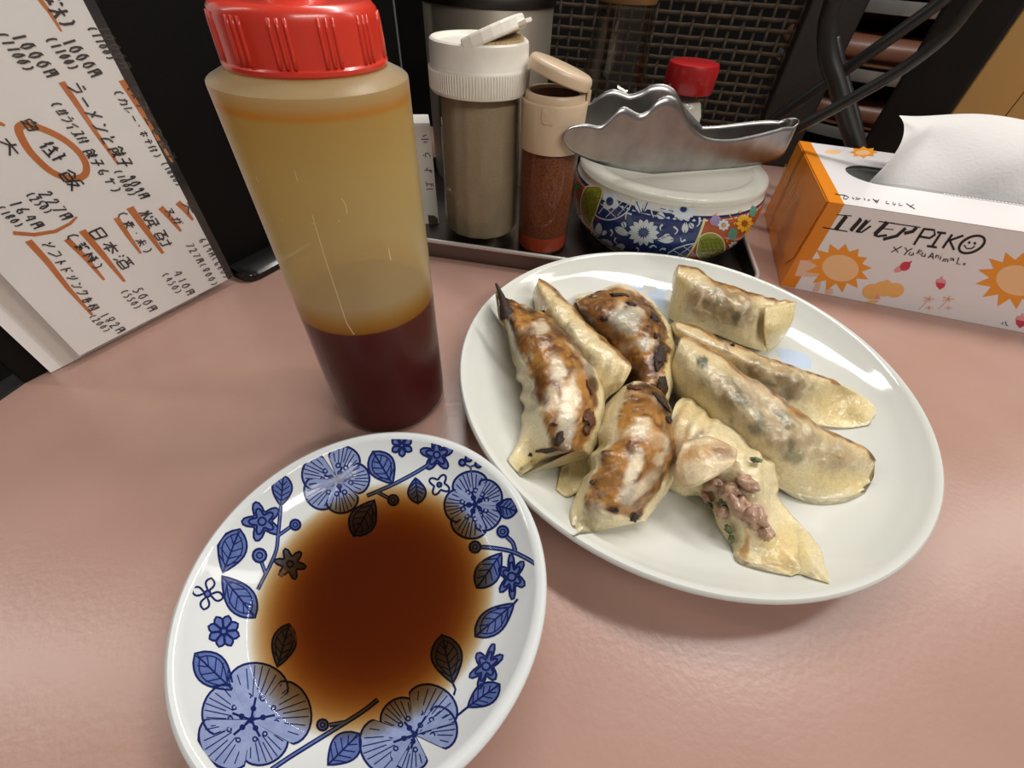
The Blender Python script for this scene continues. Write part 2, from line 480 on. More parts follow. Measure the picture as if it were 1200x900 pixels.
sprig([[(553, 554), (551, 546)], [(551, 547), (543, 543)], [(551, 547), (560, 544)]], [(542, 542, 3.6), (549.5, 537, 3.8), (561, 544, 3.8)], 1.8)
small_flower((307, 611), 24, 5, rot=.6)
small_flower((243, 696), 19, 4, fill=False, rot=.25, loops=True)
small_flower((262, 740), 19, 8, loops=True)
small_flower((340, 661), 19, 6, rot=.2, inner=False)
small_flower((570, 781), 24, 6, sx=.72, sy=1.2, tilt=.45)
small_flower((600, 676), 25, 6, sx=.68, sy=1.1, tilt=.1)
small_flower((515, 568), 13, 4, fill=False, rot=.5, inner=False)
small_flower((512, 533), 20, 5, rot=.9)
small_flower((471, 522), 13, 6, loops=True, rot=.5)

LW = 1.0
# soy sauce: a real pool whose depth tints what lies beneath
SZ = 0.0140
m_soy = clear_mat('soy_sauce_liquid', (1, 1, 1, 1), 0.02, 1.33, density=440, dcol=(0.71, 0.45, 0.02, 1))
sv = [(0, dish_z(0) + .0003)]
rs = [.004 * k for k in range(1, 10)] + [.0370, .0378]
sp = [(r, dish_z(r) + .0003) for r in [0] + rs] + [(.0386, SZ + .0004), (.0380, SZ + .0001), (.0366, SZ), (.02, SZ), (0, SZ)]
soy = lathe('soy_sauce_pool', sp, DC + Vector((0, 0, 0)), m_soy, None, n=96)
tag(soy, 'dark brown soy dipping sauce pooled in the blue flower dish', 'sauce')

# ================================================================== SAUCE BOTTLE
BC = Vector((-0.060752, 0.140864, 0)); BR = 0.0264; LV = 0.0600
bt = thing('sauce_bottle', 'frosted yellowish squeeze bottle with red screw cap and dark red sauce', 'bottle', BC)
def bottle_mat():
    m = bpy.data.materials.new('frosted_plastic_wall'); m.use_nodes = True; nt = m.node_tree
    nt.nodes.remove(nt.nodes['Principled BSDF']); out = nt.nodes['Material Output']; L = nt.links.new
    tc = nt.nodes.new('ShaderNodeTexCoord'); sx = nt.nodes.new('ShaderNodeSeparateXYZ'); L(tc.outputs['Object'], sx.inputs[0])
    rp = nt.nodes.new('ShaderNodeMapRange'); rp.inputs['From Min'].default_value = 0; rp.inputs['From Max'].default_value = .14
    L(sx.outputs['Z'], rp.inputs['Value'])
    cr = nt.nodes.new('ShaderNodeValToRGB'); e = cr.color_ramp.elements         # colour left on the plastic by the sauce
    e[0].position = 0; e[0].color = C(104, 40, 40); e[1].position = (LV - .0004) / .14; e[1].color = C(124, 64, 62)
    for pos, c in (((LV + .0004) / .14, C(190, 130, 40)), ((LV + .005) / .14, C(210, 168, 84)), ((LV + .011) / .14, C(226, 208, 158)), (.62, C(224, 204, 148)), (.80, C(222, 198, 128)), (.905, C(214, 182, 104)), (.915, C(226, 152, 44)), (.93, C(222, 186, 128)), (.95, C(226, 208, 166))):
        x = e.new(pos); x.color = c
    L(rp.outputs[0], cr.inputs[0])
    op = nt.nodes.new('ShaderNodeValToRGB'); e = op.color_ramp.elements          # how see-through the wall is
    e[0].position = (LV - .0004) / .14; e[0].color = (.55, .55, .55, 1); e[1].position = (LV + .0004) / .14; e[1].color = (.22, .22, .22, 1)
    L(rp.outputs[0], op.inputs[0])
    df = nt.nodes.new('ShaderNodeBsdfDiffuse'); tl = nt.nodes.new('ShaderNodeBsdfTranslucent')
    L(cr.outputs[0], df.inputs[0]); L(cr.outputs[0], tl.inputs[0])
    m1 = nt.nodes.new('ShaderNodeMixShader'); m1.inputs[0].default_value = .62; L(df.outputs[0], m1.inputs[1]); L(tl.outputs[0], m1.inputs[2])
    tr = nt.nodes.new('ShaderNodeBsdfTransparent'); tr.inputs[0].default_value = (1, .97, .88, 1)
    m2 = nt.nodes.new('ShaderNodeMixShader'); L(op.outputs[0], m2.inputs[0]); L(m1.outputs[0], m2.inputs[1]); L(tr.outputs[0], m2.inputs[2])
    gl = nt.nodes.new('ShaderNodeBsdfGlossy'); gl.inputs['Roughness'].default_value = .33
    fr = facing_fresnel(nt, 1.4)
    ns = nt.nodes.new('ShaderNodeTexNoise'); ns.inputs['Scale'].default_value = 1500; L(tc.outputs['Object'], ns.inputs['Vector'])
    bp = nt.nodes.new('ShaderNodeBump'); bp.inputs['Strength'].default_value = .12; bp.inputs['Distance'].default_value = .0005
    L(ns.outputs['Fac'], bp.inputs['Height'])
    for nd in (df, gl): L(bp.outputs[0], nd.inputs['Normal'])
    m3 = nt.nodes.new('ShaderNodeMixShader'); L(fr.outputs[0], m3.inputs[0]); L(m2.outputs[0], m3.inputs[1]); L(gl.outputs[0], m3.inputs[2])
    L(m3.outputs[0], out.inputs['Surface'])
    return m
wall = [(0, .0012), (.020, .0004), (.0235, 0), (.0252, .0006), (.0262, .0022), (.0264, .005), (.0264, .1316), (.0263, .1322), (.0258, .1326), (.0225, .1341), (.0200, .1350), (.0200, .139)]
lathe('bottle_wall', wall, BC, bottle_mat(), bt, n=96)
m_liq = mat('dark_red_sauce', C(98, 34, 34), 0.4)
lathe('sauce_fill', [(0, .0018), (.0235, .0016), (.0258, .0035), (.0260, .006), (.0260, LV), (.0256, LV - .0002), (0, LV - .0004)], BC, m_liq, bt, n=96)
m_red = mat('red_cap_plastic', C(214, 58, 40), 0.3, Coat_Weight=.35, Coat_Roughness=.15, Subsurface_Weight=.15, Subsurface_Radius=(.004, .001, .0008))
cap = lathe('screw_cap', [(.0195, .1352), (.0207, .1350), (.0212, .1355), (.0212, .1363), (.0206, .1368), (.0203, .1450), (.0201, .1468), (.0190, .1480), (.0170, .1483), (.012, .1483), (.0085, .1490), (.006, .1545), (.0045, .170), (.0036, .1705), (0, .1705)], BC, m_red, bt, n=96)
for g in range(12):
    for j in (-1, 0, 1):
        a = 2 * math.pi * g / 12 + j * .085 + .17
        p = [BC + Vector((math.cos(a) * r, math.sin(a) * r, z)) for r, z in ((.0206, .1369), (.0205, .140), (.0203, .1440), (.0200, .1462))]
        tube('grip_rib', p, .00055, m_red, cap, n=6)
# fine scratch lines on the frosted wall
m_scr = mat('scratch', C(226, 204, 150), 0.5)
def cyl_map(p):
    d = ray(p); a = d.x ** 2 + d.y ** 2; b = -(d.x * BC.x + d.y * BC.y); c = BC.x ** 2 + BC.y ** 2 - BR ** 2
    t = (-b - math.sqrt(max(b * b - a * c, 0))) / a; q = O + d * t
    return q, Vector((q.x - BC.x, q.y - BC.y, 0)).normalized()
for pts in ([(366, 252), (380, 300), (395, 345), (406, 378), (415, 392)], [(345, 200), (349, 212)], [(400, 232), (405, 240), (407, 250)], [(300, 207), (303, 213)], [(455, 290), (458, 305)], [(330, 258), (366, 262), (398, 259)]):
    D = Decal(cyl_map); D.line(pts, .9, lift=.00005); D.build('scratch', m_scr, bt)

# ================================================================== MENU
MB = on_z((272, 333), 0); ML = on_z((97, 425), 0)
mt = (MB - ML); mt.z = 0; mt.normalize()                  # along the sheet, away from the camera
mn = Vector((mt.y, -mt.x, 0))                              # towards the counter
m_paper = mat('menu_paper', C(243, 241, 238), 0.55, var=.03, vscale=40)
m_paper2 = mat('older_menu_paper', C(206, 198, 190), 0.6)
m_pen = mat('black_felt_pen', C(36, 32, 32), 0.6)
m_mark = mat('orange_marker', C(205, 122, 52), 0.6, var=.25, vscale=120, col2=C(190, 104, 40))
m_sleeve = clear_mat('clear_sleeve', (.985, .985, .985, 1), 0.08, 1.5, haze=.02)
def sheet(name, t0, t1, off, z0, z1, m, parent, th=.0004):
    v = []
    for o_ in (off, off - th):
        for t, z in ((t0, z0), (t1, z0), (t1, z1), (t0, z1)): v.append(MB + mt * t + mn * o_ + Vector((0, 0, z)))
    return obj(name, v, [(0, 1, 2, 3), (7, 6, 5, 4), (0, 4, 5, 1), (1, 5, 6, 2), (2, 6, 7, 3), (3, 7, 4, 0)], m, parent)
LEN = (MB - ML).length
menu = thing('menu_card', 'white handwritten menu sheet in a clear sleeve, front one on the stand', 'menu', MB - mt * LEN * .5)
sheet('paper', -LEN + .001, -.001, 0, .004, .215, m_paper, menu)
sheet('clear_sleeve', -LEN - .006, .003, .0008, .0004, .220, m_sleeve, menu, .0003)
menu2 = thing('menu_card', 'plain back menu sheet jutting out behind the handwritten one', 'menu', MB - mt * LEN * .6 - mn * .003)
sheet('paper', -LEN - .006, -.02, -.003, .0012, .205, m_paper2, menu2)
sheet('paper', -LEN - .012, -.03, -.0045, .0004, .205, m_paper, menu2)
st = thing('menu_stand', 'tall black menu stand board with a rounded foot behind the menu sheets', 'stand', MB - mn * .009)
SB = MB - mn * .0065
def stand_pt(t, o_, z): return SB + mt * t + mn * o_ + Vector((0, 0, z))
ft = .197
v = [stand_pt(t, o_, z) for o_ in (0, -.006) for t, z in ((-LEN - .022, .0002), (ft, .0002), (ft, .30), (-LEN - .022, .30))]
mod_bevel(obj('board', v, [(0, 1, 2, 3), (7, 6, 5, 4), (0, 4, 5, 1), (1, 5, 6, 2), (2, 6, 7, 3), (3, 7, 4, 0)], m_black, st), .001)
m_gloss = mat('black_gloss_plastic', C(22, 21, 21), 0.18)
prof = [(0, .0002), (.0155, .0002), (.0175, .0012), (.0175, .0042), (.0150, .0062), (.004, .0075), (0, .0078)]
fv = []; ff = []
ts = [.006, .0075, .010, .014, .08, .18]
for i, t in enumerate(ts):
    k = [.70, .86, .95, 1, 1, 1][i]
    for o_, z in prof: fv.append(stand_pt(t, o_ * k, z))
n7 = len(prof)
for i in range(len(ts) - 1):
    for k in range(n7): ff.append((i * n7 + k, i * n7 + (k + 1) % n7, (i + 1) * n7 + (k + 1) % n7, (i + 1) * n7 + k))
ff += [tuple(range(n7)), tuple(range((len(ts) - 1) * n7, len(ts) * n7))]
auto(obj('foot', fv, ff, m_gloss, st, True), 50)
m_glint = mat('edge_glint_grey', C(92, 92, 92), 0.35)  # light caught on the board's far edge, painted as a grey sliver
v = [stand_pt(ft + .0003, o_, z) for o_ in (.0005,) for z in (.001, .30)] + [stand_pt(ft + .0016, -.0062, z) for z in (.001, .30)] + [stand_pt(ft - .0012, .0005, z) for z in (.001, .30)]
obj('edge_glint', [stand_pt(ft - .0012, .0005, .001), stand_pt(ft + .0006, .0005, .001), stand_pt(ft + .0006, -.0065, .001), stand_pt(ft + .0001, -.0065, .001), stand_pt(ft - .0012, .0001, .001),
     stand_pt(ft - .0012, .0005, .30), stand_pt(ft + .0006, .0005, .30), stand_pt(ft + .0006, -.0065, .30), stand_pt(ft + .0001, -.0065, .30), stand_pt(ft - .0012, .0001, .30)],
    [(0, 1, 6, 5), (1, 2, 7, 6), (2, 3, 8, 7), (3, 4, 9, 8), (4, 0, 5, 9), (0, 4, 3, 2, 1), (5, 6, 7, 8, 9)], m_glint, st)

# handwriting: stroke glyphs on a 10 x 10 grid (two digits a point)
G = {'0': '4926234163664969', '1': '5951', '2': '27395967212171', '4': '592474 6861', '5': '6939364664634121', '6': '5936234161643426', '7': '297931', '8': '693926634123666979', '9': '6749372567 6761', '3': '28596635 3564624121',
 '円': '2129 2979797171 2575 5955', '(': '59373351', ')': '39575331', 'ラ': '3969 17777431', 'ー': '1585', 'メ': '7921 2763', 'ン': '2847 21527687', 'と': '3936 7645333171',
 '餃': '3917 3957 2656 26212131 5653 2353 2131 7975 5797 6684 8661 6491', '子': '2979 795544 5541314 1585', '並': '3938 6967 1787 3723 6763 1282 2534 7564', 'イ': '7916 5550', 'ス': '2979794111 5581',
 '付': '3915 2621 5797 7971617 6554', '白': '4938 272177 2777 7771 2171 2474', '御': '2917 2814 2521 4937 3757 4751 3454 3131 3161 6979 7971 7975 8575', '飯': '3917 3957 2656 2621 2151 5653 2353 6989 6951 6686 8661 6491', '大': '1686 4945 4511 4581',
 'ソ': '2836 79553331', 'フ': '2979754321', 'ト': '4941 4674', 'ド': '3931 3664 6968 7978', 'リ': '3835 69654331', 'ク': '4926 4878 78533121', '各': '4926 3767 6724 3684 3431 3464 6461 3161', '種': '4928 1747 3931 3713 3755 5989 5787 7981 5663 6686 5383 5191',
 '日': '2921 2979 7971 2575 2171', '本': '1787 4941 4713 4783 3363', '酒': '1827 1516 1133 3999 4641 4696 9691 4191 5966 7976 4393', '繁': '1949 2947 1747 5989 5957 7959 2545 2555 4531 4544 6521 4241 3233 6264', '桝': '2921 1747 2714 2744 5989 5781 7981 5585 6993 4696',
 '焼': '2921 1816 4846 2711 2741 5989 7986 5686 5383 6741 7673 7371 7191', '酎': '1959 2621 2656 5651 2151 3936 4936 2353 6797 8981 8161 6554', '麦': '2878 3767 1686 4946 3521 6521 2571 ', '米': '1585 4941 3837 6867 4511 4581', '又': '2878 7821 3681', 'ガ': '1777 7741 4911 6968 8988', 'カ': '1777 77716151 4911', 'レ': '292174', '・': '4546', 'ホ': '1787 4941 3523 6573', 'テ': '3868 1686 5641', 'ぶ': '3949 4643 2423 6463 7978 8988', 'ケ': '4926 2787 5741', '御s': '', '定': '4948 2726 2777 3666 5652 3424 5464 3181', '食': '4916 4986 3565 3531 6563 3363 3161', 'ば': '2921 4878 6861 4151616343 7978 8988', 'よ': '5951 5676 51314342535', 'う': '4858 365666634131', 'じ': '39334152736 6968 7978', '小': '4941 2723 6773', 'な': '2858 4924 6866 6561 51415363', 'つ': '185879745331', 'ま': '2777 2575 4941 31234343616'}
def menu_map(p): return on_plane(p, MB + mn * .00085, mn) , mn
def plane_coords(p):
    q = on_plane(p, MB, mn); return Vector(((q - MB).dot(mt), q.z))
def mm(p): return MB + mt * p[0] + Vector((0, 0, p[1])) + mn * .00012, mn
def glyphs(D, text, s, e, size, wd, jitter=.06):
    """lay text from point s to e (surface units); glyph height = size; up is 90 deg left of the run"""
    s = Vector(s); e = Vector(e); d = (e - s); L = d.length; d.normalize(); u = Vector((-d.y, d.x)); adv = L / len(text)
    for i, ch in enumerate(text):
        g = G.get(ch, '')
        for st_ in g.split():
            pts = []
            for k in range(0, len(st_) - 1, 2):
                x = int(st_[k]) / 10 + random.uniform(-jitter, jitter) * .5; y = int(st_[k + 1]) / 10 - .5 + random.uniform(-jitter, jitter) * .5
                pts.append(s + d * ((i + x) * adv) + u * (y * size) + d * (y * size * .12))
            if len(pts) > 1: D.line(pts, wd)
def write(text, p0, p1, hpx):
    a = plane_coords(p0); b = plane_coords(p1)
    c0 = ((p0[0] + p1[0]) / 2, (p0[1] + p1[1]) / 2)
    sz = (plane_coords((c0[0] + hpx * .5, c0[1] - hpx * .3)) - plane_coords((c0[0] - hpx * .5, c0[1] + hpx * .3))).length
    D = Decal(mm); glyphs(D, text, a, b, sz * .84, sz * .062 + .00025); D.build('handwriting', m_pen, menu)
def marker(pts, wpx=9):
    P = [plane_coords(p) for p in pts]
    c0 = pts[0]; sz = (plane_coords((c0[0] + wpx * .5, c0[1])) - plane_coords((c0[0] - wpx * .5, c0[1]))).length
    D = Decal(mm); D.line(P, sz, lift=-.00005, taper=lambda t: 1.1 - .6 * t * t); D.build('marker_stroke', m_mark, menu)
for t in [('ぶ大)', (56, -4), (84, 34), 22), ('1000円', (77, 44), (115, 90), 17), ('(1100)', (58, 44), (88, 82), 14), ('1000円', (18, 38), (64, 91), 18), ('(1100)', (0, 38), (36, 84), 15), ('1000円', (119, 28), (150, 82), 13), ('(1100)', (106, 31), (132, 71), 12),
          ('ラーメンと餃子', (84, 96), (150, 197), 19), ('(並ライス付', (63, 119), (100, 168), 14), ('餃子6ケ)', (102, 174), (140, 228), 14), ('909円', (151, 205), (171, 233), 14), ('(1000)', (137, 199), (156, 230), 11),
          ('餃子定食餃子', (153, 100), (204, 190), 12), ('(カレー・ホテ付)', (136, 105), (187, 187), 11), ('(1080)', (191, 190), (211, 218), 9), ('白', (28, 136), (46, 158), 17), ('御', (50, 165), (76, 192), 20), ('飯', (72, 197), (95, 224), 20), ('大', (2, 160), (24, 186), 18),
          ('227円', (50, 224), (81, 258), 16), ('(250)', (33, 226), (59, 250), 12), ('164円', (14, 234), (48, 268), 16), ('(180)', (-2, 242), (25, 266), 12), ('ソフトドリンク各種', (53, 283), (112, 364), 14), ('182円', (119, 366), (144, 390), 13), ('(200)', (107, 369), (127, 389), 10),
          ('日本酒', (108, 266), (151, 314), 18), ('(繁桝)', (80, 272), (120, 318), 15), ('500円', (159, 337), (181, 365), 13), ('(550)', (144, 340), (163, 362), 11), ('焼酎', (168, 246), (198, 290), 16), ('(麦・米)', (140, 247), (177, 299), 13), ('410円', (206, 317), (225, 346), 12), ('(450)', (192, 320), (211, 344), 10),
          ('又ガ', (195, 243), (212, 265), 12), ('727円(800)', (221, 285), (253, 335), 10), ('大', (217, 236), (227, 253), 13), ('619円(680)', (236, 279), (267, 326), 10)]:
    write(*t)
for p, wpx in [([(44, -4), (58, 14), (72, 37)], 6), ([(72, 96), (90, 122), (112, 155), (139, 193)], 8), ([(142, 94), (165, 130), (202, 190)], 7), ([(33, 282), (55, 306), (80, 338), (108, 369)], 9), ([(96, 270), (120, 298), (146, 330)], 9), ([(78, 280), (100, 302), (122, 328)], 8), ([(152, 243), (170, 268), (191, 297)], 9), ([(136, 255), (150, 276), (165, 297)], 7), ([(188, 243), (200, 256), (212, 271)], 7), ([(208, 237), (217, 246), (226, 258)], 7), ([(15, 273), (40, 275), (65, 271), (82, 262), (90, 254)], 6), ([(-4, 143), (3, 146), (6, 147)], 6)]:
    marker(p, wpx)
D = Decal(mm)
ring = [tuple(plane_coords(p)) for p in [(22, 150), (26, 163), (38, 181), (60, 201), (82, 209), (98, 206), (101, 194), (92, 178), (74, 163), (52, 152), (32, 146)]]
ring = [(v.x, v.y) for v in smooth_pts([(a, b, 0) for a, b in ring], 4, True)]
D.line(ring, .0026, lift=-.00005, closed=True); D.build('marker_stroke', m_mark, menu)

# ================================================================== TRAY AND CONDIMENTS
m_steel = mat('brushed_steel', C(168, 164, 160), 0.3, Metallic=1.0, bump=.05, bscale=700)
m_traym = mat('dull_steel_tray', C(120, 112, 108), 0.34, Metallic=1.0)
tray = thing('condiment_tray', 'shallow steel condiment tray with a bright rolled rim', 'tray', TR @ Vector((.03, .08, 0)))
tx0, tx1, td, tz, tw = -.125, .158, .165, .0125, .0012
rr = .02
def rrect(x0, x1, y0, y1, r, n=5):
    out = []
    for cx, cy, a0 in ((x1 - r, y1 - r, 0), (x0 + r, y1 - r, 90), (x0 + r, y0 + r, 180), (x1 - r, y0 + r, 270)):
        for k in range(n + 1):
            a = math.radians(a0 + 90 * k / n); out.append((cx + r * math.cos(a), cy + r * math.sin(a)))
    return out
loops = [(0, .0, rr), (0, .0, rr)]
def tray_loop(ins, z): return [TR @ Vector((x, y, z)) for x, y in rrect(tx0 + ins, tx1 - ins, ins, td - ins, max(rr - ins, .004))]
LV_ = [tray_loop(.003, .0), tray_loop(.0015, .001), tray_loop(.001, tz), tray_loop(.0022, tz), tray_loop(.0026, .0022), tray_loop(.005, .0016)]
tvv = [p for l in LV_ for p in l]; nl = len(LV_[0]); tff = []
for i in range(len(LV_) - 1):
    for k in range(nl): tff.append((i * nl + k, i * nl + (k + 1) % nl, (i + 1) * nl + (k + 1) % nl, (i + 1) * nl + k))
tff += [tuple(range(nl - 1, -1, -1)), tuple(range((len(LV_) - 1) * nl, len(LV_) * nl))]
obj('tray_pan', tvv, tff, m_traym, tray)
rp_ = tray_loop(.001, tz + .0006); rp_.append(rp_[0]); rp_.append(rp_[1])
tube('rolled_rim', rp_, .0015, mat('polished_rim', C(226, 222, 216), .38, Metallic=.75), tray, n=10)
TZ = .0018

m_white = mat('white_shaker_plastic', C(234, 230, 218), 0.38, Subsurface_Weight=.1, Subsurface_Radius=(.003, .002, .0015), var=.06, vscale=150)
m_glass = clear_mat('clear_jar_plastic', (.93, .93, .90, 1), 0.05, 1.4)
m_pepper = mat('pepper_powder', C(166, 148, 120), 0.9, var=.25, vscale=900, bump=.3, bscale=1500, col2=C(152, 134, 112))
JC = polar(-5.6, .314, TZ); JR = .0284
jar = thing('pepper_shaker', 'clear jar of grey pepper powder with white ribbed flip cap', 'shaker', JC)
zj = lambda p, D=.3: at_dist(p, D).z
JT = at_dist((563, 116), .286).z - TZ; JM = at_dist((563, 89), .285).z - TZ - JT; JH = at_dist((563, 53), .286).z - TZ - JT           # where the cap's ribbed skirt ends
facet = lambda r, z, a: r * (1 - .09 * clamp(z / JT)) * (1 - .022 * (0.5 - 0.5 * math.cos(14 * a)) * (1 if .006 < z < JT - .0035 else 0))
lathe('jar_body', [(0, 0), (JR * .88, 0), (JR * .96, .001), (JR * .98, .004), (JR * .98, JT - .006), (JR * .95, JT - .003), (JR * .93, JT), (JR * .93, JT + .004)], JC, m_glass, jar, n=84, rfun=facet)
lathe('powder_fill', [(0, .0075), (JR * .90, .0078), (JR * .935, .010), (JR * .94, JT - .007), (JR * .90, JT - .001), (0, JT - .0005)], JC, m_pepper, jar, n=84, rfun=facet)
CR = .0302
capj = [(CR * .94, JT - .001), (CR * .99, JT - .001), (CR, JT), (CR, JT + JM), (CR * .985, JT + JM + .0008), (CR * .975, JT + JM + .0012), (CR * .97, JT + JH - .003), (CR * .955, JT + JH - .0008), (CR * .92, JT + JH), (CR * .87, JT + JH - .0003), (CR * .83, JT + JH - .002), (0, JT + JH - .0023)]
cp = lathe('cap', capj, JC, m_white, jar, n=120)
ribs_v = []; ribs_f = []
for k in range(110):
    a = 2 * math.pi * k / 110
    e = Vector((math.cos(a), math.sin(a), 0)); s = Vector((-e.y, e.x, 0)) * .00045
    b = len(ribs_v)
    for z in (JT + .0005, JT + JM - .0003):
        ribs_v += [JC + e * (CR - .0002) - s + Vector((0, 0, z)), JC + e * (CR + .0005) + Vector((0, 0, z)), JC + e * (CR - .0002) + s + Vector((0, 0, z))]
    ribs_f += [(b, b + 1, b + 4, b + 3), (b + 1, b + 2, b + 5, b + 4), (b + 3, b + 4, b + 5), (b + 2, b + 1, b)]
rb = obj('grip_ribs', ribs_v, ribs_f, m_white, cp); rb['kind'] = 'stuff'
# opened pouring flap on the right: a thick lid segment lifted about its hinge, over a spout
def seg_plate(a0, a1, r0, r1, z0, z1, n=10):
    v = []; f = []
    for k in range(n + 1):
        a = math.radians(lerp(a0, a1, k / n)); e = Vector((math.cos(a), math.sin(a), 0))
        for r, z in ((r0, z0), (r1, z0), (r1, z1), (r0, z1)): v.append(e * r + Vector((0, 0, z)))
    for k in range(n):
        for j in range(4): f.append((k * 4 + j, k * 4 + (j + 1) % 4, (k + 1) * 4 + (j + 1) % 4, (k + 1) * 4 + j))
    f += [(3, 2, 1, 0), tuple(n * 4 + j for j in range(4))]
    return v, f
chx = math.radians(-18)
# chord lid: part of the disc beyond x > hx
hx = CR * .12
def chord_poly(R, h, n=14):
    a = math.acos(h / R); return [(R * math.cos(t), R * math.sin(t)) for t in [lerp(-a, a, k / n) for k in range(n + 1)]]
poly = chord_poly(CR * .97, hx)
Rz = Matrix.Translation(JC + Vector((0, 0, JT + JH - .005))) @ Matrix.Rotation(chx, 4, 'Z')
tilt = Matrix.Translation((hx, 0, .001)) @ Matrix.Rotation(math.radians(-24), 4, 'Y') @ Matrix.Translation((-hx, 0, 0))
lv = [Rz @ tilt @ Vector((x, y, z)) for z in (0, .0065) for x, y in poly]; n_ = len(poly)
lf = [tuple(range(n_ - 1, -1, -1)), tuple(range(n_, 2 * n_))] + [(i, (i + 1) % n_, (i + 1) % n_ + n_, i + n_) for i in range(n_)]
fl = mod_bevel(obj('flip_lid', lv, lf, m_white, jar), .0012)
tb = [Rz @ tilt @ Vector((x, y, z)) for z in (.0008, .0028) for x, y in ((CR * .94, -.006), (CR * 1.10, -.005), (CR * 1.10, .005), (CR * .94, .006))]
mod_bevel(obj('lid_tab', tb, [(3, 2, 1, 0), (4, 5, 6, 7), (0, 1, 5, 4), (1, 2, 6, 5), (2, 3, 7, 6), (3, 0, 4, 7)], m_white, fl), .0004)
m_dusty = mat('dusty_spout', C(206, 188, 150), .7, var=.4, vscale=600, col2=C(170, 138, 88))
sv_ = [Rz @ Vector((x * .9, y * .9, z)) for z in (0, .006) for x, y in poly]
obj('spout', sv_, lf, m_dusty, jar)

# chili shaker
m_beige = mat('beige_cap_plastic', C(214, 190, 160), 0.35, Coat_Weight=.2, var=.06, vscale=120)
m_chili = mat('chili_powder', C(150, 80, 40), 0.85, var=.6, vscale=1100, bump=.5, bscale=1400, col2=C(66, 24, 10))
m_chilid = mat('fine_red_chili', C(184, 68, 30), 0.85, var=.3, vscale=700, bump=.3, bscale=900)
KC = polar(3.05, .300, TZ); KR = .0186
chili = thing('chili_shaker', 'small clear jar of red chili flakes with open beige lid', 'shaker', KC)
KT = at_dist((640, 183), .281).z - TZ; KT2 = at_dist((640, 125), .281).z - TZ
lathe('jar_body', [(0, 0), (KR * .9, 0), (KR * .98, .001), (KR, .003), (KR, KT - .002), (KR * .96, KT + .003)], KC, m_glass, chili, n=64)
lathe('chili_flakes', [(0, .014), (KR * .94, .012), (KR * .95, .016), (KR * .95, KT - .003), (KR * .9, KT), (0, KT)], KC, m_chili, chili, n=64)
lathe('chili_dust', [(0, .0022), (KR * .92, .0022), (KR * .95, .004), (KR * .95, .0125), (0, .0135)], KC, m_chilid, chili, n=64)
kcap = lathe('cap', [(KR * .98, KT), (KR * 1.04, KT), (KR * 1.06, KT + .001), (KR * 1.08, KT2 - .001), (KR * 1.06, KT2), (KR * .98, KT2 + .0003), (KR * .97, KT2 + .0035), (KR * .92, KT2 + .0045), (KR * .84, KT2 + .0042), (KR * .80, KT2 + .001), (0, KT2 + .001)], KC, m_beige, chili, n=72)
m_stain = mat('chili_stained_inner', C(92, 34, 18), .7, var=.4, vscale=500)
lathe('sifter', [(0, KT2 + .0030), (KR * .80, KT2 + .0028), (KR * .80, KT2 + .0012), (0, KT2 + .0012)], KC, m_stain, chili, n=48)
HM = Matrix.Translation(KC + Vector((0, 0, KT2 + .0045))) @ Matrix.Rotation(math.radians(8), 4, 'Z')
tl_ = Matrix.Translation((KR * 1.02, 0, 0)) @ Matrix.Rotation(math.radians(17), 4, 'Y') @ Matrix.Translation((-KR * 1.02, 0, 0))
v, f = lathe_vf([(0, .0006), (KR * .98, .0006), (KR * 1.02, 0), (KR * 1.05, .0006), (KR * 1.05, .0042), (KR * 1.01, .0060), (KR * .94, .0068), (0, .0070)], (0, 0, 0), 56)
auto(obj('flip_lid', [HM @ tl_ @ p for p in v], f, m_beige, chili, True))
hm = [HM @ Vector((x, y, z)) for z in (-.006, .001) for x, y in ((KR * .98, -.005), (KR * 1.1, -.005), (KR * 1.1, .005), (KR * .98, .005))]
obj('hinge', hm, [(3, 2, 1, 0), (4, 5, 6, 7), (0, 1, 5, 4), (1, 2, 6, 5), (2, 3, 7, 6), (3, 0, 4, 7)], m_beige, chili)
D = Decal(lambda p: (lambda q: (q, Vector((q.x - KC.x, q.y - KC.y, 0)).normalized()))(KC + Vector((math.cos(math.radians(p[0])) * KR * 1.075, math.sin(math.radians(p[0])) * KR * 1.075, p[1]))))
D.fill([(-112, KT2 - .001), (-88, KT2 - .001), (-87, KT2 - .007), (-92, KT2 - .009), (-107, KT2 - .009), (-113, KT2 - .007)], lift=.0004, rings=3)
D.build('thumb_notch', m_beige, chili)

# small toothpick carton with purple handwriting
m_carton = mat('white_carton', C(222, 218, 208), .6, var=.05)
m_purple = mat('purple_pen', C(104, 52, 112), .6)
tb0 = at_dist((487, 270), .335); tb1 = at_dist((511, 275), .335)
A = polar(-14.6, .330, TZ); Bx = polar(-11.55, .330, TZ)
bx_ = (Bx - A); bl = bx_.length; bx_.normalize(); by_ = Vector((-bx_.y, bx_.x, 0))
bh = at_dist((500, 146), .33).z
bxm = thing('toothpick_carton', 'narrow white carton with purple handwriting standing beside the pepper shaker', 'carton', A.lerp(Bx, .5) + by_ * .011)
FB = Matrix((bx_, by_, Vector((0, 0, 1)))).transposed().to_4x4(); FB.translation = A
box('carton_body', 0, bl, 0, .022, 0, bh - TZ, m_carton, bxm, frame=FB, bevel=.0004)
box('lid_flap', .001, bl - .0002, .0005, .0215, bh - TZ + .0001, bh - TZ + .0007, m_carton, bxm, frame=FB)
m_hole = mat('dark_cutout', C(74, 62, 42), .8)
D = Decal(lambda p: (FB @ Vector((p[0], -.0001, p[1])), -by_))
D.fill([(bl - .008, .0004), (bl - .0005, .0004), (bl - .0006, .004), (bl - .003, .0068), (bl - .008, .0075)], rings=1); D.build('cutout', m_hole, bxm)
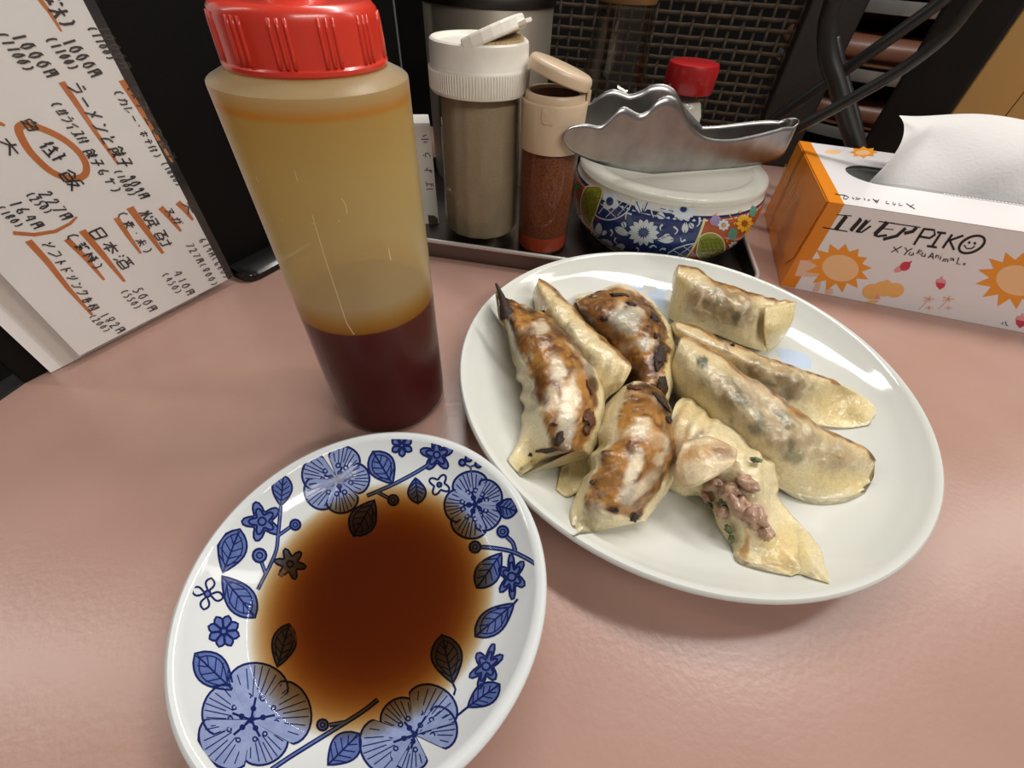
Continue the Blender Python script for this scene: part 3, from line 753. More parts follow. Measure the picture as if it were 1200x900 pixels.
D = Decal(lambda p: (FB @ Vector((p[0], 0, p[1])), -by_))
for k, ch in enumerate('ばよう小'):
    zc = lerp(.0300, .0620, k / 3)
    for st_ in G[ch].split():
        pts = [(bl - .0045 - (int(st_[i + 1]) / 10 - .5) * .0065, zc + (int(st_[i]) / 10 - .5) * .009) for i in range(0, len(st_) - 1, 2)]
        D.line(pts, .0007)
D.build('handwriting', m_purple, bxm)

# ---- painted sugar bowl with lid
GC = polar(17.9, .345, TZ); GR = .345 * math.sin(math.radians(11.42))
zl = at_dist((893, 213), .345 * math.cos(math.radians(10.7))).z - TZ      # rim of the lid
bowl = thing('painted_bowl', 'lidded porcelain bowl with blue and orange flower panels on the tray', 'bowl', GC)
m_bowl = mat('bowl_white_glaze', C(214, 214, 206), .18, Coat_Weight=.4)
bp_ = [(.047, 0), (.049, .0004), (.0505, .003), (GR * .80, .0062), (GR * .89, .0115), (GR * .96, .0195), (GR * .995, .029), (GR, .036), (GR * .99, zl - .012), (GR * .965, zl - .008), (GR * .952, zl - .005)]
bprof = round_prof(bp_, 5)
lathe('bowl_body', [(0, .001), (.034, .001)] + bprof + [(GR * .90, zl - .0048), (GR * .88, zl - .010), (0, zl - .012)], GC, m_bowl, bowl, n=110)
def bowl_r(z): return interp([(b, a) for a, b in bprof], z)
def bmap(p):         # p = (angle in radians, height above the tray)
    r = bowl_r(p[1]); dr = (bowl_r(p[1] + .0008) - bowl_r(p[1] - .0008)) / .0016
    n = Vector((math.cos(p[0]), math.sin(p[0]), -dr)).normalized()
    return GC + Vector((math.cos(p[0]) * r, math.sin(p[0]) * r, p[1])), n
def bowl_uv(p):      # pixel -> (angle, height) on the outside of the bowl
    d = ray(p); dh = math.hypot(d.x, d.y); t = (.345 - GR - .01) / dh
    best = None
    for _ in range(700):
        q = O + d * t; h = q.z - TZ; r = math.hypot(q.x - GC.x, q.y - GC.y)
        if h < .001: break
        e = r - bowl_r(h)
        if best is None or e < best[0]: best = (e, q.copy())
        if e <= 0: break
        t += .00015
    q = best[1]
    a = math.atan2(q.y - GC.y, q.x - GC.x)
    return (a, q.z - TZ)
def cb(x, y): return (640 + x / 4.286, 180 + y / 4.286)      # crop coordinates used while reading the picture
bz0, bz1 = .0100, zl - .0105
aL = bowl_uv(cb(232, 330))[0]; aR = bowl_uv(cb(772, 400))[0]
span = aR - aL
m_bblue = mat('cobalt_panel', C(34, 58, 120), .18, Coat_Weight=.4, var=.35, vscale=300, col2=C(26, 44, 100))
m_orange = mat('iron_red_panel', C(176, 84, 40), .18, Coat_Weight=.4, var=.15, vscale=300)
m_cream = mat('cream_line', C(224, 212, 160), .25)
m_green = mat('olive_medallion', C(150, 156, 62), .2, var=.3, vscale=500, col2=C(118, 130, 44), Coat_Weight=.4)
m_bnavy = mat('navy_band', C(30, 42, 84), .18, Coat_Weight=.4)
m_bwhite = mat('white_reserve', C(206, 218, 226), .2, Coat_Weight=.4)
m_yellow = mat('yellow_enamel', C(226, 176, 62), .25); m_teal = mat('teal_enamel', C(84, 142, 122), .25); m_lilac = mat('lilac_enamel', C(150, 134, 176), .25); m_leafg = mat('green_enamel', C(74, 120, 58), .25); m_dgreen = mat('dark_green_line', C(92, 112, 40), .3)
def panel(a0, a1, m, nm, z0=bz0, z1=bz1, lift=.00010):
    v = []; f = []; na = max(2, int(abs(a1 - a0) / .06)); nz = 12
    for i in range(na + 1):
        for j in range(nz + 1):
            q, n = bmap((lerp(a0, a1, i / na), lerp(z0, z1, j / nz))); v.append(q + n * lift)
    for i in range(na):
        for j in range(nz): a = i * (nz + 1) + j; f.append((a, a + nz + 1, a + nz + 2, a + 1))
    return obj(nm, v, f, m, bowl, True)
rest = (2 * math.pi - 3 * span) / 3
b_panels = []
for k in range(3):
    a0 = aL + k * (span + rest)
    panel(a0, a0 + span, m_bblue, 'blue_panel'); panel(a0 + span, a0 + span + rest, m_orange, 'orange_panel')
    for aa in (a0, a0 + span): panel(aa - .012, aa + .012, m_cream, 'panel_border', lift=.0002)
panel(0, 2 * math.pi, m_bnavy, 'rim_line', bz1 - .0002, bz1 + .0012, .0002)
panel(0, 2 * math.pi, m_bnavy, 'foot_band', .004, bz0 - .0012, .0001)
panel(0, 2 * math.pi, m_cream, 'foot_line', bz0 - .0010, bz0 + .0002, .0002)
for k in range(26):
    a0 = 2 * math.pi * k / 26
    D = Decal(bmap); D.line([(a0, .006), (a0 + .09, .0085), (a0, .011), (a0 + .12, .0118)], .0007, lift=.0003)
    D.line([(a0 + .12, .0065), (a0 + .16, .0095)], .0009, lift=.0003)
class BD(Decal):
    pass
def pixdec(): return Decal(lambda p: bmap(p))
def uvpoly(pts): return [bowl_uv(p) for p in pts]
class PixDecal(Decal):
    """decal drawn in picture pixels, wrapped on the bowl"""
    def __init__(s): super().__init__(lambda p: bmap(bowl_uv(p)))
def daisy(c, r, n, m, core, squash=.85, coremat=None, nm='painted_flower', lift=.0003, arc=(0, 360)):
    D = PixDecal(); C2 = PixDecal()
    for k in range(n):
        a = math.radians(arc[0] + (arc[1] - arc[0]) * k / n)
        P = leafshape((c[0] + r * .28 * math.cos(a), c[1] + r * .28 * math.sin(a) * squash), (c[0] + r * math.cos(a), c[1] + r * math.sin(a) * squash), r * 4.4 / n * 1.0, 4)
        D.fill(P, lift=lift, rings=1)
    D.build(nm, m, bowl)
    if coremat: C2.fill(circ(c, core, 8, core * squash), lift=lift + .0001, rings=1); C2.build('flower_core', coremat, bowl)
daisy(cb(490, 395), 18.5, 14, m_bwhite, 5, .86, m_bblue)
daisy(cb(690, 278), 15, 11, m_bwhite, 4, .9, m_bblue, arc=(-10, 190))
daisy(cb(290, 465), 12, 8, m_bwhite, 3, .8, m_bblue, arc=(170, 370))
def scrolls(lst, m, wd=2.2, nm='scroll'):
    D = PixDecal()
    for pts in lst: D.line([(v.x, v.y) for v in smooth_pts([(*cb(*p), 0) for p in pts], 4)], wd, lift=.0003, taper=lambda t: 1.15 - .75 * t)
    D.build(nm, m, bowl)
scrolls([[(430, 305), (405, 300), (400, 330)], [(560, 270), (530, 285), (540, 320)], [(585, 355), (572, 370), (578, 385)], [(640, 365), (660, 385), (645, 405)], [(700, 430), (680, 440), (675, 420)], [(770, 320), (768, 350), (755, 365)], [(325, 380), (335, 395), (325, 415)], [(235, 380), (230, 400), (245, 410)], [(350, 420), (345, 440), (360, 450)], [(520, 470), (540, 460), (555, 470)], [(455, 470), (465, 480), (460, 490)], [(600, 480), (585, 475), (570, 485)]], m_bwhite)
for b, t, wd in (((420, 410), (345, 370), 9), ((400, 375), (385, 340), 6), ((555, 430), (645, 430), 9), ((580, 425), (625, 405), 6), ((600, 325), (555, 300), 8), ((640, 290), (575, 275), 7), ((700, 340), (695, 400), 8), ((715, 345), (740, 375), 6), ((478, 300), (455, 240), 8), ((490, 295), (510, 245), 6), ((262, 420), (268, 345), 8), ((340, 470), (400, 465), 8), ((270, 410), (240, 385), 5), ((280, 410), (305, 385), 5)):
    D = PixDecal(); D.fill(leafshape(cb(*b), cb(*t), wd, 6), lift=.0003, rings=1)
    D.build('white_leaf', m_bwhite, bowl)
    D = PixDecal(); D.line([cb(*b), cb(*t)], 1.0, lift=.0004); D.build('leaf_vein', m_bblue, bowl)
# lattice medallions on the blue panel
D = PixDecal()
D.line([(v.x, v.y) for v in smooth_pts([(*cb(*p), 0) for p in [(248, 305), (270, 322), (320, 332), (375, 315), (415, 280), (438, 225)]], 4)], 1.5, lift=.0003)
for a, b in (((300, 200), (395, 285)), ((350, 205), (420, 260)), ((275, 250), (350, 318)), ((300, 320), (400, 225)), ((265, 300), (340, 205)), ((360, 310), (425, 240))): D.line([cb(*a), cb(*b)], .8, lift=.00025, step=4)
D.build('lattice', m_bwhite, bowl); D = PixDecal()
D.line([cb(x, y) for x, y in ((610, 500), (650, 475), (700, 458), (755, 447))], 1.4, lift=.0003)
for a, b in (((640, 485), (700, 520)), ((690, 465), (740, 500)), ((650, 520), (740, 455))): D.line([cb(*a), cb(*b)], .8, lift=.00025, step=4)
D.build('lattice', m_bwhite, bowl)
D = PixDecal()
for dx, dy in ((-14, -22), (18, -20), (22, 14), (-12, 18)): D.fill(circ(cb(322 + dx, 240 + dy), 5.2, 10, 5.5), lift=.0004, rings=1)
D.build('lattice_flower', m_bwhite, bowl)
D = PixDecal(); D.fill(circ(cb(322, 240), 4.4, 10, 5), lift=.0005, rings=1); D.build('flower_core', m_bblue, bowl)
# green medallions, flowers on the orange panels
def medallion(c, rx, ry, clip):
    P = [p for p in [(c[0] + rx * math.cos(a), c[1] + ry * math.sin(a)) for a in [2 * math.pi * k / 36 for k in range(36)]]]
    P = [(clip(x, y)) for x, y in P]
    D = PixDecal(); D.fill([cb(*p) for p in P], lift=.00035, rings=4); D.build('green_medallion', m_green, bowl)
    D = PixDecal(); D.line([cb(*p) for p in P], 1.3, lift=.00045, closed=True)
    D.build('medallion_border', m_cream, bowl)
    D = PixDecal()
    for k in range(5):
        D.line([cb(*clip(c[0] - rx * .6 + k * rx * .3, c[1] - ry * .5)), cb(*clip(c[0] - rx * .3 + k * rx * .3, c[1] + ry * .5))], .6, lift=.00045, step=4)
        D.line([cb(*clip(c[0] - rx * .6, c[1] - ry * .5 + k * ry * .25)), cb(*clip(c[0] + rx * .6, c[1] - ry * .6 + k * ry * .25))], .6, lift=.00045, step=4)
    D.build('medallion_lines', m_dgreen, bowl)
medallion((238, 260), 62, 112, lambda x, y: (min(x, 292 - (y - 185) * .37), max(y, 165)))
medallion((822, 470), 74, 74, lambda x, y: (max(x, 792 - (y - 270) * .17), min(y, 535)))
daisy(cb(890, 358), 7.2, 8, m_bwhite, 1.8, .95, m_yellow); daisy(cb(995, 350), 10.5, 10, m_yellow, 2.4, 1.05, m_orange); daisy(cb(945, 468), 7.6, 9, m_bwhite, 1.8, .95, m_yellow)
daisy(cb(1018, 400), 5.5, 8, m_yellow, 1.4, 1.0, m_orange); daisy(cb(182, 385), 4.2, 7, m_bwhite, 1.0, 1.1, m_orange)
for c, rx, ry, m_ in ((cb(848, 335), 6, 6.6, m_lilac), (cb(935, 402), 5.5, 7.5, m_teal), (cb(1038, 290), 4, 7, m_teal), (cb(985, 455), 4, 5.5, m_leafg), (cb(160, 165), 3.5, 5, m_leafg), (cb(152, 300), 3.5, 5, m_teal)):
    D = PixDecal(); D.fill([(x + .8 * math.sin(5 * i), y + .8 * math.cos(4 * i)) for i, (x, y) in enumerate(circ(c, rx, 14, ry))], lift=.0003, rings=1); D.build('painted_leaf', m_, bowl)
scrolls([[(930, 300), (920, 310), (930, 318)], [(980, 285), (965, 290), (975, 300)], [(860, 300), (850, 305), (862, 312)], [(950, 345), (940, 350), (948, 358)], [(910, 430), (905, 440), (915, 445)]], m_yellow, 1.2)
# lid
m_lid = clear_mat('milky_lid', (.93, .93, .90, 1), .10, 1.45, haze=.72, hazecol=C(222, 220, 212))
lp = [(GR * .955, zl - .0050), (GR * .965, zl - .0042), (GR * .965, zl - .0018), (GR * .950, zl - .0004), (GR * .93, zl), (GR * .88, zl + .0008), (GR * .82, zl + .0012), (GR * .80, zl + .0004), (GR * .77, zl - .0002), (GR * .3, zl - .0002), (0, zl - .0002)]
lid = lathe('lid', lp, GC, m_lid, bowl, n=110)
LZ = zl + .0012 + TZ

# ---- serving tongs: one scalloped strip of aluminium bent in a U, lying on edge across the lid
m_alu = mat('worn_aluminium', C(176, 174, 172), .30, Metallic=1.0, var=.25, vscale=80, bump=.05, bscale=200, col2=C(146, 144, 142))
c1 = on_z((862, 197), LZ); c0 = at_dist((659, 161), .277); c0.z = LZ
td_ = (c1 - c0); td_.z = 0; td_.normalize(); tn_ = Vector((td_.y, -td_.x, 0))          # tn_ towards the camera
def tcoord(p, off): 
    q = on_plane(p, c0 + tn_ * off, tn_); return ((q - c0).dot(td_), q.z)
ftop = [tcoord(p, 0) for p in [(659, 160), (666, 150), (676, 146), (688, 145), (704, 147), (717, 136), (726, 127), (733, 125), (741, 129), (750, 133), (760, 129), (771, 117), (785, 112), (797, 120), (805, 138), (816, 153), (832, 162), (858, 163), (893, 156), (918, 149)]]
fbot = [tcoord(p, 0) for p in [(659, 161), (663, 170), (672, 179), (699, 191), (728, 198), (768, 204), (813, 203), (861, 197), (893, 192), (913, 185)]]
ftop = [(v.x, v.y) for v in smooth_pts([(a, b, 0) for a, b in ftop], 8)]
fbot = [(v.x, v.y) for v in smooth_pts([(a, b, 0) for a, b in fbot], 8)]
OFFB = -.044
btop = [tcoord(p, OFFB) for p in [(684, 124), (693, 119), (704, 109), (715, 103.5), (724, 105), (734, 108), (747, 103), (757, 96.5), (770, 95), (781, 101), (790, 118), (808, 140)]]
btop = [(v.x, v.y) for v in smooth_pts([(a, b, 0) for a, b in btop], 8)]
s0 = ftop[0][0]; s1 = fbot[-1][0]
path = []       # (plan point, z_top, z_bot)
N = 170
def front_w(s): return 0.0
hb_end = interp(fbot, s1); ht_end = interp(ftop, s1)
for i in range(N + 1):
    s = lerp(s0 + .0004, s1, i / N)
    u = (s - s0) / (s1 - s0)
    path.append((c0 + td_ * s, interp(ftop, s), max(interp(fbot, s), min(interp(ftop, s) - .0003, LZ + .0002))))
rad = .0065
cb_ = c0 + td_ * s1 - tn_ * rad
zt_e = interp(ftop, s1); zb_e = interp(fbot, s1)
for i in range(1, 15):
    a = math.pi * i / 15
    k = math.sin(a)
    path.append((cb_ + tn_ * rad * math.cos(a) + td_ * rad * math.sin(a), zt_e + .0030 * k, zb_e + .0040 * k))
sb0 = btop[0][0]
for i in range(N + 1):
    s = lerp(s1, sb0, i / N); u = i / N
    off = -2 * rad + (OFFB + 2 * rad) * (u ** .75)
    mirror = s0 + (s - sb0) / (s1 - sb0) * (s1 - s0)
    zt = interp(btop, s) if s < btop[-1][0] else lerp(interp(btop, btop[-1][0]), zt_e, sstep(btop[-1][0], s1, s))
    zb = max(interp(fbot, mirror), LZ + .0002)
    path.append((c0 + td_ * s + tn_ * off, zt, min(zb, zt - .0003)))
tv = []; tf = []
KZ = 8
for P, zt, zb in path:
    for k in range(KZ + 1): tv.append(Vector((P.x, P.y, lerp(zb, zt, k / KZ))))
for i in range(len(path) - 1):
    for k in range(KZ): a = i * (KZ + 1) + k; tf.append((a, a + KZ + 1, a + KZ + 2, a + 1))
tongs = obj('serving_tongs', tv, tf, m_alu, None, True, loc=c0)
sd = tongs.modifiers.new('thick', 'SOLIDIFY'); sd.thickness = .0007; sd.offset = 0
tag(tongs, 'scalloped aluminium serving tongs lying on the painted bowl lid', 'tongs')

# ---- things behind the tray
scn = polar(-4.6, .450, 0); SR = .450 * math.sin(math.radians(6.64)); sh = at_dist((575, 3), .40).z
m_steel2 = mat('dull_steel_canister', C(160, 150, 136), .5, Metallic=.7, var=.3, vscale=25, bump=.05, bscale=120)
can = thing('steel_canister', 'dull stainless steel canister standing behind the pepper shaker', 'canister', scn)
lathe('canister_body', [(0, 0), (SR * .96, 0), (SR, .002), (SR, sh - .002), (SR * .97, sh), (SR * .95, sh - .002), (SR * .95, .01), (0, .01)], scn, m_steel2, can, n=72)
lathe('rim_band', [(SR * .99, sh - .0035), (SR * 1.03, sh - .003), (SR * 1.035, sh), (SR * 1.02, sh + .003), (SR * .96, sh + .003), (SR * .96, sh - .001)], scn, mat('dark_rim', C(70, 66, 62), .4, Metallic=1.0), can, n=72)
gcn = polar(9.3, .450, 0)
m_dglass = clear_mat('smoky_glass', (.84, .81, .74, 1), .03, 1.5)
gb = thing('glass_sauce_bottle', 'smoky glass sauce bottle with a flared body behind the tongs', 'bottle', gcn)
zr = at_dist((728, -4), .43).z
nr = .450 * math.sin(math.radians(2.75))
gp = round_prof([(.048, .0), (.052, .003), (.053, .02), (.052, .042), (.046, .058), (.036, .070), (.0285, .082), (.0250, .098), (nr, zr)], 5)
lathe('glass_body', [(0, .001)] + gp + [(nr * .86, zr + .002), (nr * .9, zr), (.022, .098), (.025, .083), (.033, .07), (.043, .057), (.049, .042), (.05, .02), (.049, .005), (0, .004)], gcn, m_dglass, gb, n=64)
lathe('amber_collar', [(nr * .9, zr - .004), (nr * 1.03, zr - .004), (nr * 1.07, zr - .001), (nr * 1.07, zr + .002), (nr * .9, zr + .003)], gcn, mat('amber_plastic', C(120, 84, 44), .35), gb, n=56)
lathe('stopper', [(0, zr + .003), (nr * 1.0, zr + .003), (nr * 1.05, zr + .006), (nr * .95, zr + .022), (nr * .5, zr + .03), (0, zr + .03)], gcn, mat('dark_stopper', C(52, 44, 38), .45), gb, n=48)
lathe('dark_sauce', [(0, .005), (.048, .0055), (.0495, .02), (.0485, .038), (0, .038)], gcn, mat('black_soy', C(26, 14, 8), .2), gb, n=56)
scn2 = polar(17.2, .450, 0); s_r = .450 * math.sin(math.radians(2.62))
z0_ = at_dist((808, 107), .45).z; z1_ = at_dist((810, 71), .45).z
sal = thing('salt_shaker', 'small glass salt shaker with red cap behind the painted bowl', 'shaker', scn2)
lathe('glass_body', round_prof([(.0, .0), (.017, .0), (.0195, .003), (.020, .02), (.0195, z0_ - .016), (.0165, z0_ - .006), (.0150, z0_ - .001), (.0155, z0_ + .002)], 4), scn2, m_glass, sal, n=48)
lathe('salt_fill', [(0, .002), (.0175, .002), (.0183, .02), (.0178, z0_ - .017), (.0145, z0_ - .008), (.012, z0_ - .006), (0, z0_ - .005)], scn2, mat('white_salt', C(222, 220, 212), .9, bump=.3, bscale=1500), sal, n=48)
lathe('red_cap', [(s_r * .86, z0_), (s_r * .97, z0_), (s_r, z0_ + .001), (s_r * 1.0, z1_ - .004), (s_r * .95, z1_ - .001), (s_r * .85, z1_), (0, z1_ - .0005)], scn2, mat('deep_red_cap', C(164, 22, 26), .3, Coat_Weight=.3), sal, n=56)

# ================================================================== BACK SCREEN
PO = Vector((0, 0.56, 0))
PF = Matrix.Translation(PO) @ Matrix.Rotation(YAW, 4, 'Z')
def pf_x(az):       # local x on the screen plane for an azimuth
    a = math.radians(az); d = Vector((math.sin(a), math.cos(a), 0)); t = PO.dot(norb) / d.dot(norb); return (d * t - PO).dot(dirb)
xw0 = pf_x(-1.0); xw1 = pf_x(26.6); xf1 = pf_x(29.9)
tag(box('black_partition', pf_x(-48), xw0 - .004, 0, .018, 0, .42, m_black, None, PF, .001, loc=PF @ Vector((-.3, 0, 0))), 'matte black partition board rising behind the menu stand and canister', 'partition')
m_frame = mat('dark_wood_frame', C(32, 26, 20), .55, var=.3, vscale=40, bump=.2, bscale=200)
m_strand = mat('dark_rattan', C(76, 63, 47), .85, var=.4, vscale=160, bump=.3, bscale=500, col2=C(52, 42, 32))
ws = thing('woven_screen', 'dark woven rattan screen in a wooden frame behind the bottles', 'screen', PF @ Vector((.12, 0, 0)))
zw0, zw1 = .012, .40
box('frame_stile', xw1 - .012, xf1 - .001, -.006, .02, 0, .42, m_frame, ws, PF, .002)
box('frame_stile', xw0 - .003, xw0 + .012, -.004, .02, 0, .42, m_frame, ws, PF, .002)
box('frame_rail', xw0 + .012, xw1 - .012, -.004, .016, 0, .014, m_frame, ws, PF, .001)
box('frame_rail', xw0 + .012, xw1 - .012, -.004, .016, .40, .42, m_frame, ws, PF, .001)
pw, ph = .0118, .0086
nvx = int((xw1 - xw0 - .024) / pw); nhz = int((zw1 - zw0) / ph)
def strand_mesh(name, length, pitch, amp, wd, th, phase, horiz):
    n = int(length / pitch) * 4; v = []; f = []
    for i in range(n + 1):
        s = length * i / n; y = amp * math.cos(math.pi * s / pitch + phase)
        for a, b in ((-wd, -th), (wd, -th), (wd, th), (-wd, th)):
            v.append((s, y + b, a) if horiz else (a, y + b, s))
    for i in range(n):
        for k in range(4): f.append((i * 4 + k, i * 4 + (k + 1) % 4, (i + 1) * 4 + (k + 1) % 4, (i + 1) * 4 + k))
    me = bpy.data.meshes.new(name); me.from_pydata(v, [], f); me.update(); me.materials.append(m_strand)
    me.polygons.foreach_set('use_smooth', [True] * len(me.polygons)); return me
hl = xw1 - xw0 - .022; vl = zw1 - zw0
hm_ = [strand_mesh('strand', hl, pw, .0009, .0016, .0006, ph_, True) for ph_ in (0, math.pi)]
vm_ = [strand_mesh('strand', vl, ph, .0009, .0012, .0006, ph_, False) for ph_ in (math.pi, 0)]
wsi = Matrix.Translation(-ws.location)
def put(me, x, z):
    o = bpy.data.objects.new('strand', me); COL.objects.link(o); o.parent = ws
    o.matrix_parent_inverse = wsi; o.matrix_basis = PF @ Matrix.Translation((x, .006, z)) @ Matrix.Rotation(random.uniform(-.004, .004), 4, 'Y')
for j in range(nhz): put(hm_[j % 2], xw0 + .011, zw0 + ph * (j + .5) + random.uniform(-.0006, .0006))
for i in range(nvx + 1): put(vm_[i % 2], xw0 + .012 + pw * i + random.uniform(-.0005, .0005), zw0)

# post and tan panel to the right
m_post = mat('dark_stained_post', C(30, 24, 19), .5, var=.4, vscale=30, bump=.2, bscale=150, col2=C(17, 14, 12), Specular_IOR_Level=.25)
m_tan = mat('tan_wood_panel', C(192, 148, 82), .5, var=.12, vscale=14, bump=.08, bscale=120)
def upright(name, az0, az1, D, depth, m, label, cat, z1=.45, z0=0.0):
    a = polar(az0, D); b = polar(az1, D * math.cos(math.radians(0))); x = (b - a); L = x.length; x.normalize(); y = Vector((-x.y, x.x, 0))
    Fm = Matrix((x, y, Vector((0, 0, 1)))).transposed().to_4x4(); Fm.translation = a
    return Fm, L
Fm, Lp = upright('p', 35.1, 40.05, .56, .05, m_post, '', '')
tag(box('wooden_post', 0, Lp, 0, .05, 0, .45, m_post, None, Fm, .003, loc=Fm @ Vector((Lp / 2, .025, 0))), 'dark stained wooden post between the cables and the tan panel', 'post')
Fm = Matrix.Translation(polar(40.08, .635)) @ Matrix.Rotation(math.radians(-22), 4, 'Z'); Lp = .40
wp = thing('wood_panel', 'tan wood plank panel rising behind the tissue box', 'panel', Fm @ Vector((Lp / 2, .009, 0)))
pw_ = [0, .040, .075, .13, .19, .26, .33, Lp]
for a, b in zip(pw_, pw_[1:]): box('plank', a + .0003, b - .0003, 0, .018, 0, .45, m_tan, wp, Fm, .0006)

# black cables in the gap
m_cable = mat('black_rubber', C(22, 21, 20), .42, bump=.05, bscale=300)
for pts, D0, D1, r, lab in (
        ([(990, -40), (977, 0), (970, 28), (970, 65), (981, 100), (992, 140), (1002, 170), (1010, 198)], .46, .475, .0062, 'thick black cable hanging down beside the woven screen'),
        ([(1125, -20), (1102, 2), (1060, 33), (1025, 58), (988, 84), (967, 98), (920, 130), (900, 145)], .49, .495, .0045, 'straight black cable crossing behind the thick hanging one'),
        ([(1165, -30), (1137, 5), (1107, 42), (1060, 79), (1013, 107), (967, 133), (927, 154), (905, 168)], .41, .42, .0038, 'black cable crossing in front of the wooden post'),
        ([(978, 45), (986, 80), (995, 112), (1003, 140), (1010, 175), (1014, 195)], .515, .52, .0038, 'thin black cable hanging behind the thick hanging one')):
    P = [at_dist(p, lerp(D0, D1, i / (len(pts) - 1))) for i, p in enumerate(pts)]
    if 'hanging' in lab and 'crossing' not in lab: P[-1].z = max(P[-1].z, .0); 
    S = smooth_pts(P, 6)
    o = tube('power_cable', S, r, m_cable, None, 12, loc=S[len(S) // 2])
    tag(o, lab, 'cable')

# stacked stools seen through the gap
m_leather = mat('brown_vinyl', C(116, 72, 52), .38, var=.3, vscale=30, bump=.15, bscale=150)
m_chrome = mat('chrome', C(226, 224, 220), .3, Metallic=.8)
SC_ = polar(33, 1.05, 0)
cab = tag(box('low_cabinet', SC_.x - .3, SC_.x + .4, SC_.y - .25, SC_.y + .3, -.74, -.125, m_dark, loc=(SC_.x, SC_.y, -.74)), 'dark low cabinet carrying the stacked stool seats', 'cabinet')
zs = [-.125, -.052, .021, .094]
names = ['lowest', 'second', 'third', 'topmost']
for k, z in enumerate(zs):
    b = SC_ + Vector((.01 * (k % 2), 0, z)); R = .155
    s = thing('stool_seat', 'brown vinyl stool seat with chrome band, %s of the stack behind the cables' % names[k], 'stool', b, 'stool seats stacked behind the cables')
    lathe('cushion', round_prof([(0, .034), (R * .9, .034), (R, .042), (R * 1.01, .052), (R * .96, .064), (R * .8, .0705), (0, .0715)], 4), b, m_leather, s, n=56)
    lathe('chrome_band', [(R * .97, .018), (R * 1.0, .019), (R * 1.005, .026), (R * 1.0, .033), (R * .97, .034)], b, m_chrome, s, n=56)
    lathe('base_plate', [(0, .0), (R * .5, .0), (R * .9, .012), (R * .97, .018), (R * .9, .0335), (0, .0335)], b, m_dark, s, n=40)

# ================================================================== TISSUE BOX
TB = on_z((914, 335), 0); TH = at_dist((971.5, 236.7), math.hypot(TB.x, TB.y)).z
ty = math.radians(-15.6)
TF = Matrix.Translation(TB) @ Matrix.Rotation(ty, 4, 'Z')
TLn, TD = .232, .125
ti = thing('tissue_box', 'white tissue box with orange end, animal print and a tissue pulled out', 'box', TF @ Vector((TLn / 2, TD / 2, 0)))
ti['label'] = 'white tissue box with orange end and starburst print, a tissue pulled out'
m_tbox = mat('glossy_white_card', C(232, 228, 228), .28, Coat_Weight=.2)
m_torg = mat('orange_card', C(222, 132, 26), .35, Coat_Weight=.15)
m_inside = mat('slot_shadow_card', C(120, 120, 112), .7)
m_film = clear_mat('slot_film', (.86, .88, .86, 1), .1, 1.45, haze=.2)
def tp(x, y, z): return TF @ Vector((x, y, z))
nx_ = (TF.to_3x3() @ Vector((0, -1, 0)))
# shell: front, back, bottom, right; top with slot; left end with flaps
def quad(name, pts, m, parent=ti, th=.0006, nrm=None):
    n = (pts[1] - pts[0]).cross(pts[2] - pts[0]).normalized()
    k = len(pts); v = list(pts) + [p - n * th for p in pts]
    f = [tuple(range(k)), tuple(range(2 * k - 1, k - 1, -1))] + [(i, i + k, (i + 1) % k + k, (i + 1) % k) for i in range(k)]
    return obj(name, v, f, m, parent)
quad('front_panel', [tp(.0007, 0, .0002), tp(TLn, 0, .0002), tp(TLn, 0, TH), tp(.0007, 0, TH)], m_tbox)
quad('back_panel', [tp(TLn, TD, .0002), tp(.0007, TD, .0002), tp(.0007, TD, TH), tp(TLn, TD, TH)], m_tbox)
quad('right_end', [tp(TLn, .0007, .0002), tp(TLn, TD - .0007, .0002), tp(TLn, TD - .0007, TH - .0007), tp(TLn, .0007, TH - .0007)], m_torg)
quad('bottom_panel', [tp(.001, TD - .001, .0004), tp(TLn - .001, TD - .001, .0004), tp(TLn - .001, .001, .0004), tp(.001, .001, .0004)], m_tbox)
# left end: recessed panel, upper flap, dark joint
quad('end_panel', [tp(0, TD, .0003), tp(0, 0, .0003), tp(0, 0, TH), tp(0, TD, TH)], m_torg)
quad('end_flap', [tp(-.0007, TD - .016, TH * .20), tp(-.0007, .012, TH * .20), tp(-.0007, .0035, TH * .34), tp(-.0007, .002, TH - .0007), tp(-.0007, TD - .002, TH - .0007), tp(-.0007, TD - .003, TH * .34)], m_torg)
# top with slot hole
def slot(n=12):
    x0, x1, yc, hw = .022, TLn - .022, TD * .515, .019; P = []
    for k in range(n + 1):
        a = math.pi / 2 + math.pi * k / n; P.append((x0 + hw + hw * 1.0 * math.cos(a), yc + hw * math.sin(a)))
    for k in range(n + 1):
        a = -math.pi / 2 + math.pi * k / n; P.append((x1 - hw + hw * math.cos(a), yc + hw * math.sin(a)))
    return P
sl = slot(); ns_ = len(sl); hn = ns_ // 2
outer = [(.0007, lerp(TD, 0, k / (hn - 1))) for k in range(hn)] + [(TLn, lerp(0, TD, k / (hn - 1))) for k in range(hn)]
v = [tp(x, y, TH) for x, y in sl] + [tp(x, y, TH) for x, y in outer]
f = [(i, i + ns_, (i + 1) % ns_ + ns_, (i + 1) % ns_) for i in range(ns_)]
v += [p - Vector((0, 0, .0006)) for p in v]; n2_ = 2 * ns_
f += [tuple(a + n2_ for a in reversed(q_)) for q_ in f]
f += [(i, (i + 1) % ns_, (i + 1) % ns_ + n2_, i + n2_) for i in range(ns_)]
tpn = obj('top_panel', v, f, m_tbox, ti)
